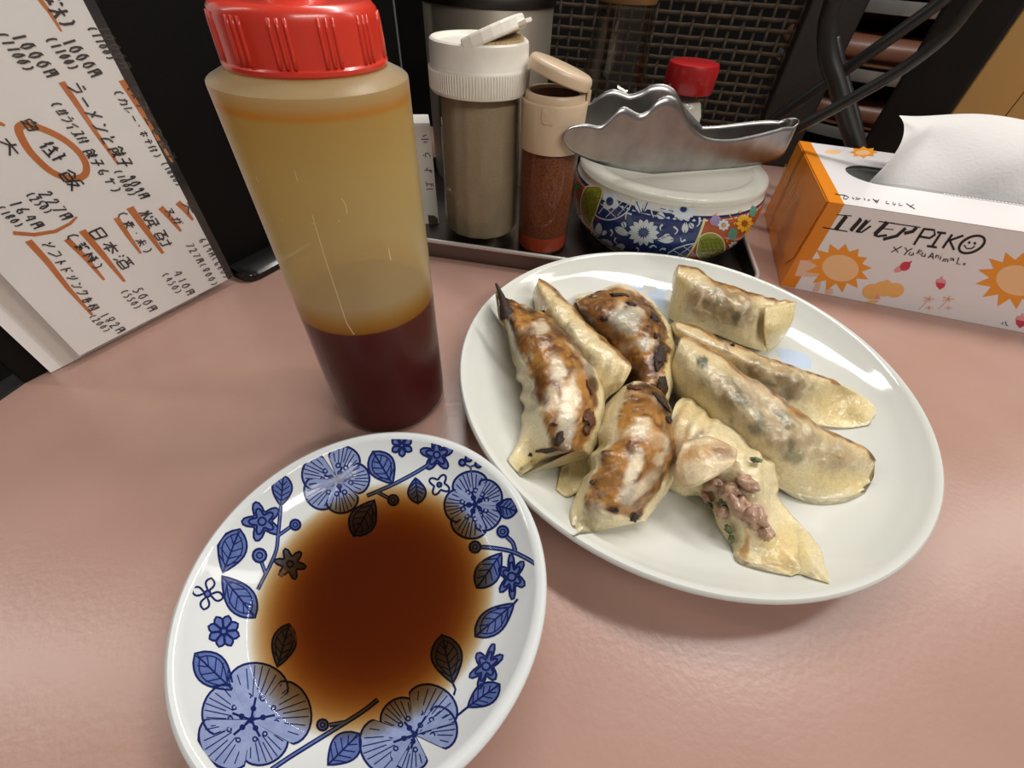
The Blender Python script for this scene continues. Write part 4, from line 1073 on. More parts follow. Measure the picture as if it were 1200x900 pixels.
# slot film, inside
obj('slot_film', [tp(.02, TD * .515 - .024, TH - .0015), tp(TLn - .02, TD * .515 - .024, TH - .0015), tp(TLn - .02, TD * .515 + .024, TH - .0015), tp(.02, TD * .515 + .024, TH - .0015)], [(0, 1, 2, 3)], m_film, ti)
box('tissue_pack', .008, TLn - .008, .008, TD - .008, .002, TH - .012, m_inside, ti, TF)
# toothed tear edge along the near side of the slot
bt_v = []; bt_f = []
for k in range(60):
    x = .075 + k * .0020
    if x > TLn - .05: break
    b = len(bt_v); y = TD * .515 - .019
    for z in (TH, TH + .0005): bt_v += [tp(x, y - .001, z), tp(x + .0017, y - .001, z), tp(x + .00085, y + .0011, z)]
    bt_f += [(b, b + 1, b + 2), (b + 3, b + 4, b + 5), (b, b + 1, b + 4, b + 3), (b + 1, b + 2, b + 5, b + 4), (b + 2, b, b + 3, b + 5)]
o = obj('tear_teeth', bt_v, bt_f, m_tbox, ti); o['kind'] = 'stuff'
# orange border strips on front and top at the left end
D = Decal(lambda p: (tp(p[0], 0, p[1]), nx_))
D.fill([(0, .0005), (.0095, .0005), (.0085, TH), (0, TH)], rings=1); D.build('orange_border', m_torg, ti)
D = Decal(lambda p: (tp(p[0], p[1], TH), Vector((0, 0, 1))))
D.fill([(0, 0), (.0085, 0), (.0085, TD), (0, TD)], rings=1); D.build('orange_border', m_torg, ti)
# the print on the front, read in picture pixels
class FrontD(Decal):
    def __init__(s, z=0): super().__init__(lambda p: ((lambda q: Vector((q.x, q.y, max(q.z, .0006))))(on_plane(p, TB, nx_)), nx_))
m_ink = mat('black_print', C(28, 26, 28), .35); m_peach = mat('peach_print', C(244, 196, 144), .3); m_peach2 = mat('faint_peach_print', C(230, 190, 164), .3); m_pr_or = mat('orange_print', C(238, 152, 44), .3); m_pr_or2 = mat('soft_orange_print', C(242, 182, 108), .3)
m_berry = mat('crimson_print', C(206, 58, 84), .3); m_pink = mat('pink_print', C(232, 150, 160), .3)
def cf(x, y): return (940 + x / 4.615, 230 + y / 4.615)
def burst(c, R, r, spikes, rot, face, ex=1.0):
    D = FrontD(); P = []
    for k in range(spikes * 2):
        a = rot + math.pi * k / spikes; q_ = (R * (1 + .10 * math.sin(3.3 * k)) if k % 2 == 0 else r)
        P.append(cf(c[0] + q_ * ex * math.cos(a), c[1] + .74 * q_ * math.sin(a)))
    D.fill(P, lift=.00010, rings=1, centre=cf(*c)); D.build('starburst_print', m_pr_or, ti)
    D = FrontD(); D.fill([cf(x, y) for x, y in circ((c[0] + face[0], c[1] + face[1]), face[2], 24, face[3], .15)], lift=.00016, rings=1); D.build('disc_print', m_peach, ti)
D = FrontD(); D.fill([cf(*p) for p in ((-10, 345), (60, 348), (110, 360), (110, 430), (40, 436), (-40, 430))], lift=.00007, rings=1)
D.fill([cf(*p) for p in ((80, 460), (105, 460), (90, 515), (60, 520), (55, 508))], lift=.00007, rings=1); D.fill([cf(*p) for p in ((135, 495), (165, 500), (165, 530), (130, 535), (122, 522))], lift=.00007, rings=1)
D.build('faint_print', m_peach2, ti)
burst((205, 382), 172, 122, 13, .05, (2, 6, 100, 72), 1.0)
burst((1155, 450), 200, 142, 13, .1, (10, 5, 118, 82), 1.0)
D = FrontD()
for c, rx, ry in (((380, 515), 55, 42), ((500, 508), 52, 40), ((440, 500), 60, 42), ((460, 470), 20, 18), ((380, 570), 35, 9)): D.fill([cf(*p) for p in circ(c, rx, 16, ry, -.1)], lift=.0001 + rx * 1e-7, rings=1)
D.build('blob_print', m_pr_or2, ti)
def berry(c, s, rot):
    ca, sa = math.cos(rot), math.sin(rot); T = lambda x, y: cf(c[0] + (x * ca - y * sa) * s, c[1] + (x * sa + y * ca) * s)
    D = FrontD(); D.fill([T(x, y) for x, y in ((-30, -2), (30, -2), (24, 22), (0, 42), (-24, 22))], rings=1, lift=.0001); D.build('berry_print', m_berry, ti)
    D = FrontD(); D.fill([T(x, y) for x, y in ((-32, 0), (-26, -20), (-5, -26), (-4, -40), (5, -40), (6, -26), (26, -20), (32, 0))], rings=1, lift=.00013); D.build('berry_cap_print', m_pink, ti)
berry((750, 468), .9, .15); berry((1185, 672), 1.0, .2)
D = FrontD(); D.fill([cf(*p) for p in circ((557, 378), 30, 14, 24, -.5)], rings=1, lift=.0001); D.fill([cf(*p) for p in ((570, 362), (590, 348), (594, 354), (580, 370))], rings=1, lift=.0001); D.build('berry_print', m_berry, ti)
D = FrontD(); D.fill([cf(*p) for p in circ((528, 392), 34, 14, 16, -.45)], rings=1, lift=.00008); D.fill([cf(*p) for p in ((390, 555), (425, 555), (408, 530))], rings=1, lift=.0002); D.build('berry_cap_print', m_pink, ti)
D = FrontD()
for x in (685, 790):
    D.line([cf(x, 560), cf(x - 30, 590), cf(x - 55, 612)], .9)
    for k in range(5): a = k * 1.26; D.line([cf(x, 555), cf(x + 32 * math.cos(a), 555 + 17 * math.sin(a))], 1.8)
    for k in range(4): a = k * 1.57; D.line([cf(x + 2, 603), cf(x + 2 + 20 * math.cos(a), 603 + 11 * math.sin(a))], 1.4)
D.build('flower_print', m_peach2, ti)
def strokes(lst, wd, m, nm, mapd=cf, dec=FrontD):
    D = dec()
    for st_ in lst:
        wdd = wd
        if isinstance(st_[0], (int, float)): wdd = st_[0]; st_ = st_[1:]
        D.line([mapd(*p) for p in st_], wdd, lift=.00018)
    return D.build(nm, m, ti)
# エルモア PIKO
strokes([[1.0, (188, 99), (268, 106)], [4.6, (240, 106), (182, 180)], [1.3, (113, 168), (245, 190)],
         [1.2, (308, 116), (322, 124)], [4.4, (318, 124), (262, 186)], [1.0, (372, 126), (308, 190)], [4.0, (352, 130), (298, 192)], [2.0, (290, 190), (322, 194), (372, 160)],
         [1.0, (415, 135), (502, 146)], [1.0, (415, 172), (495, 180)], [4.6, (462, 140), (392, 206)], [2.6, (388, 208), (412, 216), (458, 210)],
         [1.2, (415, 135), (640, 168)], [3.8, (620, 168), (598, 190), (552, 200)], [3.6, (560, 172), (512, 214), (438, 232)]], 2.2, m_ink, 'lettering')
strokes([[(662, 172), (604, 262)], [(660, 176), (715, 182), (718, 208), (690, 226), (630, 216)], [(752, 196), (702, 272)], [(730, 194), (778, 200)], [(676, 268), (728, 276)],
         [(812, 206), (760, 280)], [(872, 212), (792, 240)], [(798, 238), (822, 290)]], 2.6, m_ink, 'lettering')
D = FrontD(); D.line([cf(*p) for p in circ((918, 260), 74, 28, 40, -.42)], 2.8, lift=.00018, closed=True)
D.line([cf(*p) for p in ((876, 262), (890, 282), (918, 282), (934, 268))], 1.4, lift=.00018)
for p in ((904, 250), (934, 254)): D.fill([cf(*q_) for q_ in circ(p, 7, 8, 8)], lift=.00018, rings=1)
D.build('lettering', m_ink, ti)
# X YURU Animal.
strokes([[(495, 272), (520, 304)], [(540, 270), (482, 302)], [(556, 276), (570, 296)], [(596, 282), (570, 296), (552, 318)], [(586, 300), (576, 314), (590, 320), (604, 304), (600, 320)],
         [(634, 288), (620, 312)], [(634, 288), (650, 294), (628, 302), (640, 314)], [(652, 302), (646, 322), (658, 326), (668, 308), (664, 328)],
         [(706, 306), (680, 334)], [(706, 306), (708, 340)], [(688, 324), (710, 328)], [(726, 316), (722, 334)], [(724, 320), (738, 318), (736, 334)], [(752, 324), (744, 344)], [(756, 314), (758, 315)],
         [(768, 336), (760, 352)], [(766, 338), (778, 338), (772, 354)], [(776, 340), (790, 340), (786, 356)], [(818, 336), (804, 334), (802, 346), (816, 344), (818, 336), (820, 350)], [(848, 330), (836, 366), (856, 366)], [(872, 362), (884, 364), (876, 372), (870, 366)]], 1.1, m_ink, 'lettering')
strokes([[(1085, 680), (1082, 694)], [(1100, 676), (1104, 696), (1114, 700)]], .9, m_ink, 'lettering')
# upside-down small line on the top panel
class TopD(Decal):
    def __init__(s): super().__init__(lambda p: (on_z(p, TH), Vector((0, 0, 1))))
def cg(x, y): return (880 + x / 3.334, 130 + y / 3.334)
strokes([[(328, 325), (352, 330)], [(366, 332), (360, 342), (372, 346), (382, 338), (370, 332), (352, 328)], [(396, 338), (402, 346)], [(412, 338), (408, 348), (420, 340), (416, 348), (428, 342)], [(442, 342), (446, 350)], [(460, 344), (456, 352), (466, 348)], [(476, 344), (492, 360)], [(500, 346), (492, 360)], [(482, 350), (496, 352)],
         [(530, 352), (528, 362), (540, 364)], [(556, 356), (554, 368), (566, 362), (560, 370)], [(580, 360), (578, 370), (592, 370)], [(606, 362), (640, 384)], [(636, 366), (620, 376)]], .9, m_ink, 'lettering', cg, TopD)
D = TopD(); cs = cg(440, 162)
D.fill([(cs[0] + (17 if k % 2 == 0 else 12) * math.cos(k * .393), cs[1] + (7 if k % 2 == 0 else 4.5) * math.sin(k * .393)) for k in range(16)], rings=1); D.build('starburst_print', m_pr_or, ti)
D = TopD(); D.fill(circ((cs[0] - 1, cs[1] + .5), 9, 12, 3), lift=.0001, rings=1); D.fill(circ(cg(320, 160), 10, 10, 2.5), rings=1); D.build('disc_print', m_peach, ti)
# pale lettering on the orange end
class EndD(Decal):
    def __init__(s): 
        nl_ = TF.to_3x3() @ Vector((-1, 0, 0)); super().__init__(lambda p: (on_plane(p, tp(-.0007, 0, 0), nl_), nl_))
m_palepr = mat('pale_print_on_orange', C(232, 178, 116), .4)
def ce(x, y): return (860 + x / 5.29, 180 + y / 5.29)
strokes([[(325, 65), (300, 135)], [(318, 95), (330, 95)], [(330, 100), (302, 150)], [(342, 110), (318, 165), (322, 180)], [(350, 125), (322, 205)], [(362, 140), (345, 160), (335, 185)], [(368, 165), (340, 235)], [(375, 190), (345, 255)], [(388, 195), (362, 225)],
         [(385, 225), (350, 275)], [(398, 235), (370, 265), (356, 300)], [(405, 255), (392, 285), (368, 305), (385, 330), (405, 285), (408, 258)]], 1.0, m_palepr, 'lettering', ce, EndD)
strokes([[(308, 255), (300, 285)], [(318, 280), (308, 310)], [(328, 310), (316, 335)], [(335, 335), (325, 360)], [(340, 360), (332, 385)]], .8, m_palepr, 'lettering', ce, EndD)
# the tissue pulled up through the slot
m_tiss = mat('soft_tissue', C(212, 210, 208), .9, bump=.25, bscale=500)
nt = m_tiss.node_tree; b_ = nt.nodes['Principled BSDF']
b_.inputs['Subsurface Weight'].default_value = .2; b_.inputs['Subsurface Radius'].default_value = (.004, .004, .004)
NU, NV = 46, 18; v = []; f = []
yc = TD * .515
for i in range(NU + 1):
    u = i / NU
    for j in range(NV + 1):
        t = j / NV
        x = lerp(.034, .188, u) + t * (.012 * (1 - u) ** 2 + .020 * u) - .004 * math.sin(6 * u) * t
        y = yc - .011 + t * (.046 + .006 * math.sin(3 * u)) + .008 * math.sin(7.5 * u + 1.5 * t + .6) * math.sin(math.pi * min(1, t * 1.1)) + .010 * math.sin(15 * u - 4 * t) * t * (1 - t)
        if u < .16: y -= (.16 - u) * .16 * math.sin(math.pi * t)
        z = TH - .006 + (.036 + .003 * math.sin(2.5 * u)) * math.sin(math.pi * .5 * t) ** .8 + .0016 * math.sin(11 * u + 4 * t) * t
        v.append(tp(x, y, z))
for i in range(NU):
    for j in range(NV): a = i * (NV + 1) + j; f.append((a, a + NV + 1, a + NV + 2, a + 1))
o = obj('tissue_sheet', v, f, m_tiss, ti, True); o.modifiers.new('s', 'SUBSURF').levels = 1; o.modifiers['s'].render_levels = 1

# ================================================================== DUMPLINGS
def gyoza_mat():
    m = bpy.data.materials.new('fried_dumpling_skin'); m.use_nodes = True; nt = m.node_tree; b = nt.nodes['Principled BSDF']; L = nt.links.new
    at = nt.nodes.new('ShaderNodeAttribute'); at.attribute_name = 'skin'
    tc = nt.nodes.new('ShaderNodeTexCoord')
    n1 = nt.nodes.new('ShaderNodeTexNoise'); n1.inputs['Scale'].default_value = 900; n1.inputs['Detail'].default_value = 5; L(tc.outputs['Object'], n1.inputs['Vector'])
    mr = nt.nodes.new('ShaderNodeMapRange'); mr.inputs['To Min'].default_value = .72; mr.inputs['To Max'].default_value = 1.25; L(n1.outputs['Fac'], mr.inputs['Value'])
    mx = nt.nodes.new('ShaderNodeMix'); mx.data_type = 'RGBA'; mx.blend_type = 'MULTIPLY'; mx.inputs['Factor'].default_value = 1
    L(at.outputs['Color'], mx.inputs['A']); L(mr.outputs[0], mx.inputs['B']); L(mx.outputs['Result'], b.inputs['Base Color'])
    b.inputs['Roughness'].default_value = .34; b.inputs['Coat Weight'].default_value = .5; b.inputs['Coat Roughness'].default_value = .06
    b.inputs['Subsurface Weight'].default_value = .25; b.inputs['Subsurface Radius'].default_value = (.004, .003, .0015); b.inputs['Subsurface Scale'].default_value = 1.0
    n2 = nt.nodes.new('ShaderNodeTexNoise'); n2.inputs['Scale'].default_value = 300; n2.inputs['Detail'].default_value = 6; L(tc.outputs['Object'], n2.inputs['Vector'])
    bp = nt.nodes.new('ShaderNodeBump'); bp.inputs['Strength'].default_value = .6; bp.inputs['Distance'].default_value = .0012
    L(n2.outputs['Fac'], bp.inputs['Height']); L(bp.outputs[0], b.inputs['Normal']); L(bp.outputs[0], b.inputs['Coat Normal'])
    return m
m_gy = gyoza_mat()
m_char = mat('charred_crust', C(34, 24, 18), .6, var=.5, vscale=900, bump=.6, bscale=1200, col2=C(64, 40, 22))
CREAM = Vector(C(224, 208, 166)[:3]); FLG = Vector(C(226, 212, 168)[:3]); FILLC = Vector(C(150, 130, 96)[:3]); GRN = Vector(C(74, 84, 60)[:3]); MEAT = Vector(C(206, 166, 136)[:3])
GOLD = Vector(C(180, 128, 60)[:3]); BROWN = Vector(C(104, 64, 28)[:3]); DARK = Vector(C(52, 30, 16)[:3]); PALE = Vector(C(236, 222, 192)[:3]); GREY = Vector(C(176, 170, 150)[:3])
KIND = {'c': CREAM, 'f': FILLC, 'g': GRN, 'm': MEAT, 'o': GOLD, 'b': BROWN, 'd': DARK, 'p': PALE, 'y': Vector(C(220, 196, 134)[:3]), 'r': GREY}
GY = []
def nz(p, s, seed): return noise.noise(Vector((p[0] * s + seed * 7.3, p[1] * s - seed * 3.1, p[2] * s + seed * 1.7)))
def plate_top(q):
    r = math.hypot(q.x - PC.x, q.y - PC.y)
    return plate_z(r) if r <= .1038 else .0225 if r < .1075 else 0.0
def gpt(p):
    q = on_z(p[:2], p[2])
    if q.z < plate_top(q) + .0008:
        d = ray(p[:2]); t = (p[2] + .02 - H) / d.z
        for _ in range(400):
            q = O + d * t
            if q.z <= plate_top(q) + .0008: break
            t += .0002
    return q
def resample(P, n):
    S = smooth_pts(P, 10); L = [0]
    for a, b in zip(S, S[1:]): L.append(L[-1] + (b - a).length)
    out = []; k = 0
    for i in range(n + 1):
        x = L[-1] * i / n
        while k < len(L) - 2 and L[k + 1] < x: k += 1
        out.append(S[k].lerp(S[k + 1], clamp((x - L[k]) / max(L[k + 1] - L[k], 1e-9))))
    return out
def inside(poly, x, y):
    c = False; n = len(poly)
    for i in range(n):
        (x0, y0), (x1, y1) = poly[i], poly[(i + 1) % n]
        if (y0 > y) != (y1 > y) and x < (x1 - x0) * (y - y0) / (y1 - y0) + x0: c = not c
    return c
def seg_dist(poly, x, y, closed=True):
    best = 1e9; n = len(poly)
    for i in range(n if closed else n - 1):
        (x0, y0), (x1, y1) = poly[i], poly[(i + 1) % n]
        dx, dy = x1 - x0, y1 - y0; t = clamp(((x - x0) * dx + (y - y0) * dy) / max(dx * dx + dy * dy, 1e-9))
        best = min(best, math.hypot(x0 + dx * t - x, y0 + dy * t - y))
    return best
def gyoza(label, contours, seed, crisp=None, ridge=None, ridge_w=4.0, fill=(), blobs=(), back=.006, lump=1.0, pleats=()):
    """a dumpling lofted through lines read off its visible form, each with its height above the table;
       the hidden back drops to the plate behind the first line"""
    NU, NV = 120, 46
    C3 = [resample([gpt(p) for p in c], NU) for c in contours]
    cen = sum((C3[len(C3) // 2][k] for k in range(0, NU + 1, 10)), Vector()) / (NU // 10 + 1)
    first = []; under = []
    for k in range(NU + 1):
        a = C3[0][k]; b = C3[1][k]; d = Vector((a.x - b.x, a.y - b.y, 0))
        q = a + (d.normalized() if d.length > 1e-6 else Vector()) * back; z0 = plate_top(q) + .0006
        first.append((a.lerp(Vector((q.x, q.y, z0)), .5) + (q - a) * .4, Vector((q.x, q.y, z0)).lerp(Vector((cen.x, cen.y, z0)), .18)))
    grid = []
    for k in range(NU + 1):
        col = [first[k][1], first[k][0]] + [c[k] for c in C3]
        grid.append(resample(col, NV))
    verts = [v_ for col in grid for v_ in col]; R = NV + 1
    # underside row: follows the plate back to the first line
    for k in range(NU + 1):
        a = grid[k][-1]; b = grid[k][0]
        for t in (.33, .66):
            q = a.lerp(b, t); verts.append(Vector((q.x, q.y, min(max(plate_top(q) + .0004, .0), q.z))))
    base = (NU + 1) * R
    faces = []
    for k in range(NU):
        for j_ in range(NV): a = k * R + j_; faces.append((a, a + 1, a + R + 1, a + R))
        e0 = k * R + NV; e1 = e0 + R; u0 = base + k * 2; u1 = u0 + 2
        faces += [(e0, u0, u1, e1), (u0, u0 + 1, u1 + 1, u1), (u0 + 1, k * R, (k + 1) * R, u1 + 1)]
    faces.append(tuple(range(0, R)) + (base, base + 1)); faces.append(tuple(NU * R + j_ for j_ in range(R - 1, -1, -1)) + (base + NU * 2 + 1, base + NU * 2))
    me = bpy.data.meshes.new('gyoza'); me.from_pydata([v_ - cen for v_ in verts], [], faces); me.update()
    bm = bmesh.new(); bm.from_mesh(me); bmesh.ops.recalc_face_normals(bm, faces=bm.faces); bm.normal_update(); bm.verts.ensure_lookup_table()
    cols = []
    for idx, vtx in enumerate(bm.verts):
        p = vtx.co.copy(); wpt = p + cen
        u = (idx // R) / NU if idx < base else .5; vv = (idx % R) / NV if idx < base else 1.0
        px, py = pix(wpt)
        body = math.sin(math.pi * clamp(u)) ** .5 * sstep(.02, .2, vv) * (1 - sstep(.8, 1, vv)) if idx < base else 0
        jx = 5 * nz(p, 160, seed + 61) + 3 * nz(p, 420, seed + 62); jy = 5 * nz(p, 160, seed + 63) + 3 * nz(p, 420, seed + 64)
        c = CREAM.lerp(FLG, sstep(.75, 1, vv)); fm = 0
        for bx, by, rx, ry, rot, st_ in fill:
            dx, dy = px + jx - bx, py + jy - by; ca, sa = math.cos(math.radians(rot)), math.sin(math.radians(rot))
            d = math.hypot((dx * ca + dy * sa) / rx, (-dx * sa + dy * ca) / ry); fm = max(fm, st_ * (1 - sstep(.55, 1.15, d)))
        if fm > 0:
            c = c.lerp(FILLC, fm * clamp(.92 + .5 * nz(p, 150, seed + 20)))
            c = c.lerp(GRN, clamp(fm * 2.6 * (nz(p, 190, seed + 31) - .22), 0, .6))
            c = c.lerp(PALE, clamp(fm * 2.6 * (nz(p, 260, seed + 33) - .25), 0, .45))
        amp = lump * body * (.0009 * nz(p, 110, seed) + .0005 * nz(p, 280, seed + 3)) + fm * lump * (.0016 * nz(p, 150, seed + 5) + .0008 * nz(p, 360, seed + 6))
        for bx, by, ang, wl, am in pleats:      # soft folds in the skin: waves across direction ang, fading with distance
            dx, dy = px - bx, py - by; a_ = math.radians(ang); dd = math.hypot(dx, dy)
            amp += am * math.sin((dx * math.cos(a_) + dy * math.sin(a_)) / wl * 6.283) * (1 - sstep(.3, 1, dd / 45))
        fr = 0
        if crisp:
            ins = inside(crisp, px + jx * .6, py + jy * .6); dd = seg_dist(crisp, px + jx * .6, py + jy * .6)
            fr = 1.0 if ins else 1 - sstep(0, 3.5, dd)
            if vv < .08: fr *= .3
            nb = nz(p, 130, seed + 41) * .55 + nz(p, 330, seed + 43) * .6 + nz(p, 650, seed + 44) * .4
            fc = GOLD.lerp(BROWN, clamp(.40 + 1.5 * nb)).lerp(PALE, clamp((nz(p, 95, seed + 47) - .22) * 2.6, 0, .7))
            if ins: fc = fc.lerp(DARK, clamp((1 - sstep(2, 11, dd)) * (.40 + 1.2 * nz(p, 170, seed + 51)), 0, .85))
            c = c.lerp(fc, fr)
            amp += fr * (.0004 * nz(p, 240, seed + 9) + .0003 * nz(p, 520, seed + 10))
        if ridge:
            dd = seg_dist(ridge, px + jx * .35, py + jy * .35, False); wd = ridge_w * (1 + .7 * nz(p, 150, seed + 71))
            f2 = 1 - sstep(wd * .35, wd, dd)
            c = c.lerp(GOLD.lerp(BROWN, clamp(.5 + 1.3 * nz(p, 260, seed + 72))).lerp(DARK, clamp(.9 * nz(p, 190, seed + 73), 0, .7)), f2 * .95)
            c = c.lerp(Vector(C(206, 166, 96)[:3]), .35 * (1 - sstep(wd, wd * 3.2, dd)) * (1 - f2))
            if vv < .1: c = c.lerp(GOLD.lerp(BROWN, .5), .85)
        for bx, by, rx, ry, rot, kd, st_ in blobs:
            dx, dy = px + jx - bx, py + jy - by; ca, sa = math.cos(math.radians(rot)), math.sin(math.radians(rot))
            d = math.hypot((dx * ca + dy * sa) / rx, (-dx * sa + dy * ca) / ry)
            if d < 1.25: c = c.lerp(KIND[kd], st_ * (1 - sstep(.55, 1.2, d)))
        cols.append(c)
        if idx < base and vv > .02: vtx.co = p + vtx.normal * amp
    bm.to_mesh(me); bm.free()
    at = me.color_attributes.new('skin', 'FLOAT_COLOR', 'POINT')
    for k, c in enumerate(cols): at.data[k].color = (c.x, c.y, c.z, 1)
    me.polygons.foreach_set('use_smooth', [True] * len(me.polygons)); me.materials.append(m_gy)
    o = bpy.data.objects.new('gyoza', me); COL.objects.link(o); o.location = cen
    tag(o, label, 'dumpling', 'fried dumplings on the white plate')
    GY.append([o, 0]); return o
def zz(pts, zs): return [(p[0], p[1], z) for p, z in zip(pts, zs)]
def zl_(pts, z0, z1): return [(p[0], p[1], lerp(z0, z1, k / (len(pts) - 1))) for k, p in enumerate(pts)]

c1 = [(583, 340), (588, 347), (612, 356), (644, 371), (661, 386), (678, 410), (695, 434), (701, 454), (699, 478), (695, 498), (682, 527)]
c3 = [(584, 350), (593, 374), (608, 405), (622, 435), (630, 459), (634, 478), (642, 503), (646, 530)]
G1 = gyoza('gyoza lying crisp side up with a long burnt pointed tip', [
    zz(c1, (.034, .033, .031, .031, .031, .031, .030, .030, .029, .028, .026)),
    zz([(584, 343), (603, 373), (640, 395), (657, 425), (666, 460), (668, 490), (665, 529)], (.034, .036, .038, .038, .037, .035, .029)),
    zz(c3, (.033, .033, .034, .034, .034, .033, .031, .026)),
    zz([(585, 352), (595, 385), (605, 418), (617, 450), (622, 475), (624, 500), (621, 525), (627, 546)], (.030, .027, .026, .025, .024, .022, .017, .0125)),
    zz([(585, 352), (595, 391), (600, 420), (610, 454), (612, 483), (608, 513), (598, 533), (595, 540), (610, 558)], (.028, .018, .013, .012, .011, .011, .0115, .0115, .011))],
    1, crisp=[(582, 336)] + c1[1:] + [(660, 530), (645, 530)] + c3[::-1],
    blobs=[(630, 395, 18, 46, 60, 'b', .55), (668, 388, 9, 34, -40, 'd', .75), (692, 440, 8, 34, -12, 'd', .6), (668, 468, 11, 36, 12, 'p', .95), (634, 384, 12, 8, 20, 'p', .7), (632, 445, 10, 24, -5, 'b', .8), (664, 505, 11, 20, 0, 'r', .8), (690, 492, 8, 14, 0, 'd', .9), (592, 358, 9, 26, -25, 'd', .7), (654, 432, 8, 20, -20, 'p', .7), (682, 450, 8, 22, -10, 'o', .8), (628, 462, 6, 20, 0, 'b', .7), (613, 500, 12, 50, 5, 'c', .5), (618, 545, 22, 10, -20, 'y', .7)],
    pleats=[(610, 460, 75, 24, .0012)])
c1 = [(632, 326), (644, 332), (669, 357), (693, 383), (722, 409), (741, 429)]
G2 = gyoza('pale gyoza standing on edge behind the one with the burnt tip', [
    zl_(c1, .031, .029), zz([(629, 333), (640, 349), (662, 378), (687, 405), (714, 430), (736, 443)], (.031, .032, .032, .031, .029, .026)),
    zz([(625, 342), (634, 366), (653, 400), (677, 432), (699, 456), (716, 464)], (.022, .023, .022, .020, .018, .018)),
    zl_([(624, 348), (630, 374), (646, 410), (667, 447), (688, 476), (702, 480)], .010, .010)], 2, ridge=c1, ridge_w=5,
    fill=[(668, 395, 40, 16, 52, .35), (646, 357, 14, 8, 50, .4)], blobs=[(628, 342, 10, 16, 0, 'y', .6), (718, 452, 18, 18, 0, 'c', .7)], pleats=[(722, 452, 20, 16, .0007)])
G3 = gyoza('gyoza with round pale centre ringed by burnt crust, crisp side up', [
    zl_([(674, 354), (693, 344), (722, 334), (742, 338), (766, 355), (782, 378), (789, 405), (785, 434), (776, 456)], .028, .026),
    zz([(677, 358), (700, 356), (728, 358), (752, 372), (765, 393), (769, 418), (764, 450)], (.029, .033, .035, .035, .034, .032, .028)),
    zz([(680, 364), (700, 372), (724, 385), (742, 405), (750, 428), (754, 455)], (.027, .031, .032, .031, .029, .026)),
    zl_([(676, 362), (697, 395), (722, 425), (742, 450), (748, 462)], .014, .016)],
    3, crisp=[(672, 356), (693, 342), (722, 337), (742, 342), (763, 358), (778, 380), (783, 405), (780, 435), (770, 460), (740, 460), (700, 400)],
    blobs=[(732, 376, 22, 19, 0, 'r', .95), (736, 384, 12, 9, 0, 'f', .5), (755, 405, 9, 9, 0, 'r', .8), (772, 415, 9, 30, 12, 'd', .95), (752, 435, 22, 14, -20, 'b', .9), (700, 356, 28, 7, -20, 'b', .6), (748, 350, 16, 5, 25, 'b', .8), (766, 372, 8, 12, 0, 'd', .8), (710, 368, 8, 8, 0, 'b', .7), (740, 357, 6, 5, 0, 'd', .8), (726, 346, 16, 5, 0, 'o', .8), (788, 405, 5, 36, 5, 'y', .8)])
c1 = [(795, 310), (820, 315), (840, 329), (864, 337), (879, 343), (903, 349), (932, 354)]
G4 = gyoza('short pale gyoza with a folded corner at the far side of the plate', [
    zl_(c1, .034, .032), zz([(793, 322), (818, 333), (845, 347), (872, 357), (898, 360), (932, 358)], (.034, .036, .036, .035, .032, .031)),
    zz([(787, 348), (812, 361), (842, 371), (870, 381), (896, 386), (926, 377)], (.021, .026, .027, .026, .022, .023)),
    zl_([(783, 372), (810, 387), (840, 392), (869, 404), (899, 411), (917, 396)], .010, .012)], 4, ridge=c1, ridge_w=4.5,
    fill=[(846, 357, 52, 30, 14, 1.0)], blobs=[(796, 350, 10, 34, 8, 'y', .75), (916, 382, 18, 24, 0, 'y', .8), (866, 370, 7, 6, 0, 'g', .7), (826, 335, 10, 7, 0, 'p', .4)], pleats=[(912, 380, 10, 16, .0008)])
c1 = [(791, 376), (820, 383), (844, 397), (879, 410), (908, 421), (937, 431), (966, 441), (986, 449), (1010, 468), (1022, 492)]
G5 = gyoza('long pale gyoza with thin brown ridge and broad flat end, beside the short one', [
    zz(c1, (.030, .030, .030, .029, .028, .027, .025, .023, .017, .0115)), zz([(791, 386), (815, 397), (850, 412), (885, 427), (920, 441), (955, 454), (985, 465), (1021, 494)], (.030, .032, .032, .032, .030, .024, .017, .011)),
    zz([(791, 400), (815, 415), (855, 435), (900, 460), (940, 478), (985, 488), (1020, 496)], (.020, .022, .022, .021, .015, .011, .010)),
    zl_([(792, 415), (830, 450), (880, 480), (935, 494), (985, 502), (1018, 498)], .009, .009)], 5, ridge=c1[:8], ridge_w=4.5,
    fill=[(908, 442, 54, 24, 22, .95), (835, 402, 26, 10, 24, .4)], blobs=[(985, 478, 40, 26, 28, 'y', .75), (925, 456, 20, 12, 25, 'f', .6), (918, 462, 10, 8, 0, 'g', .5), (850, 408, 6, 5, 0, 'b', .6)])
c1 = [(800, 393), (815, 398), (844, 415), (869, 437), (898, 454), (927, 476), (957, 496), (986, 510), (1015, 525), (1025, 538)]
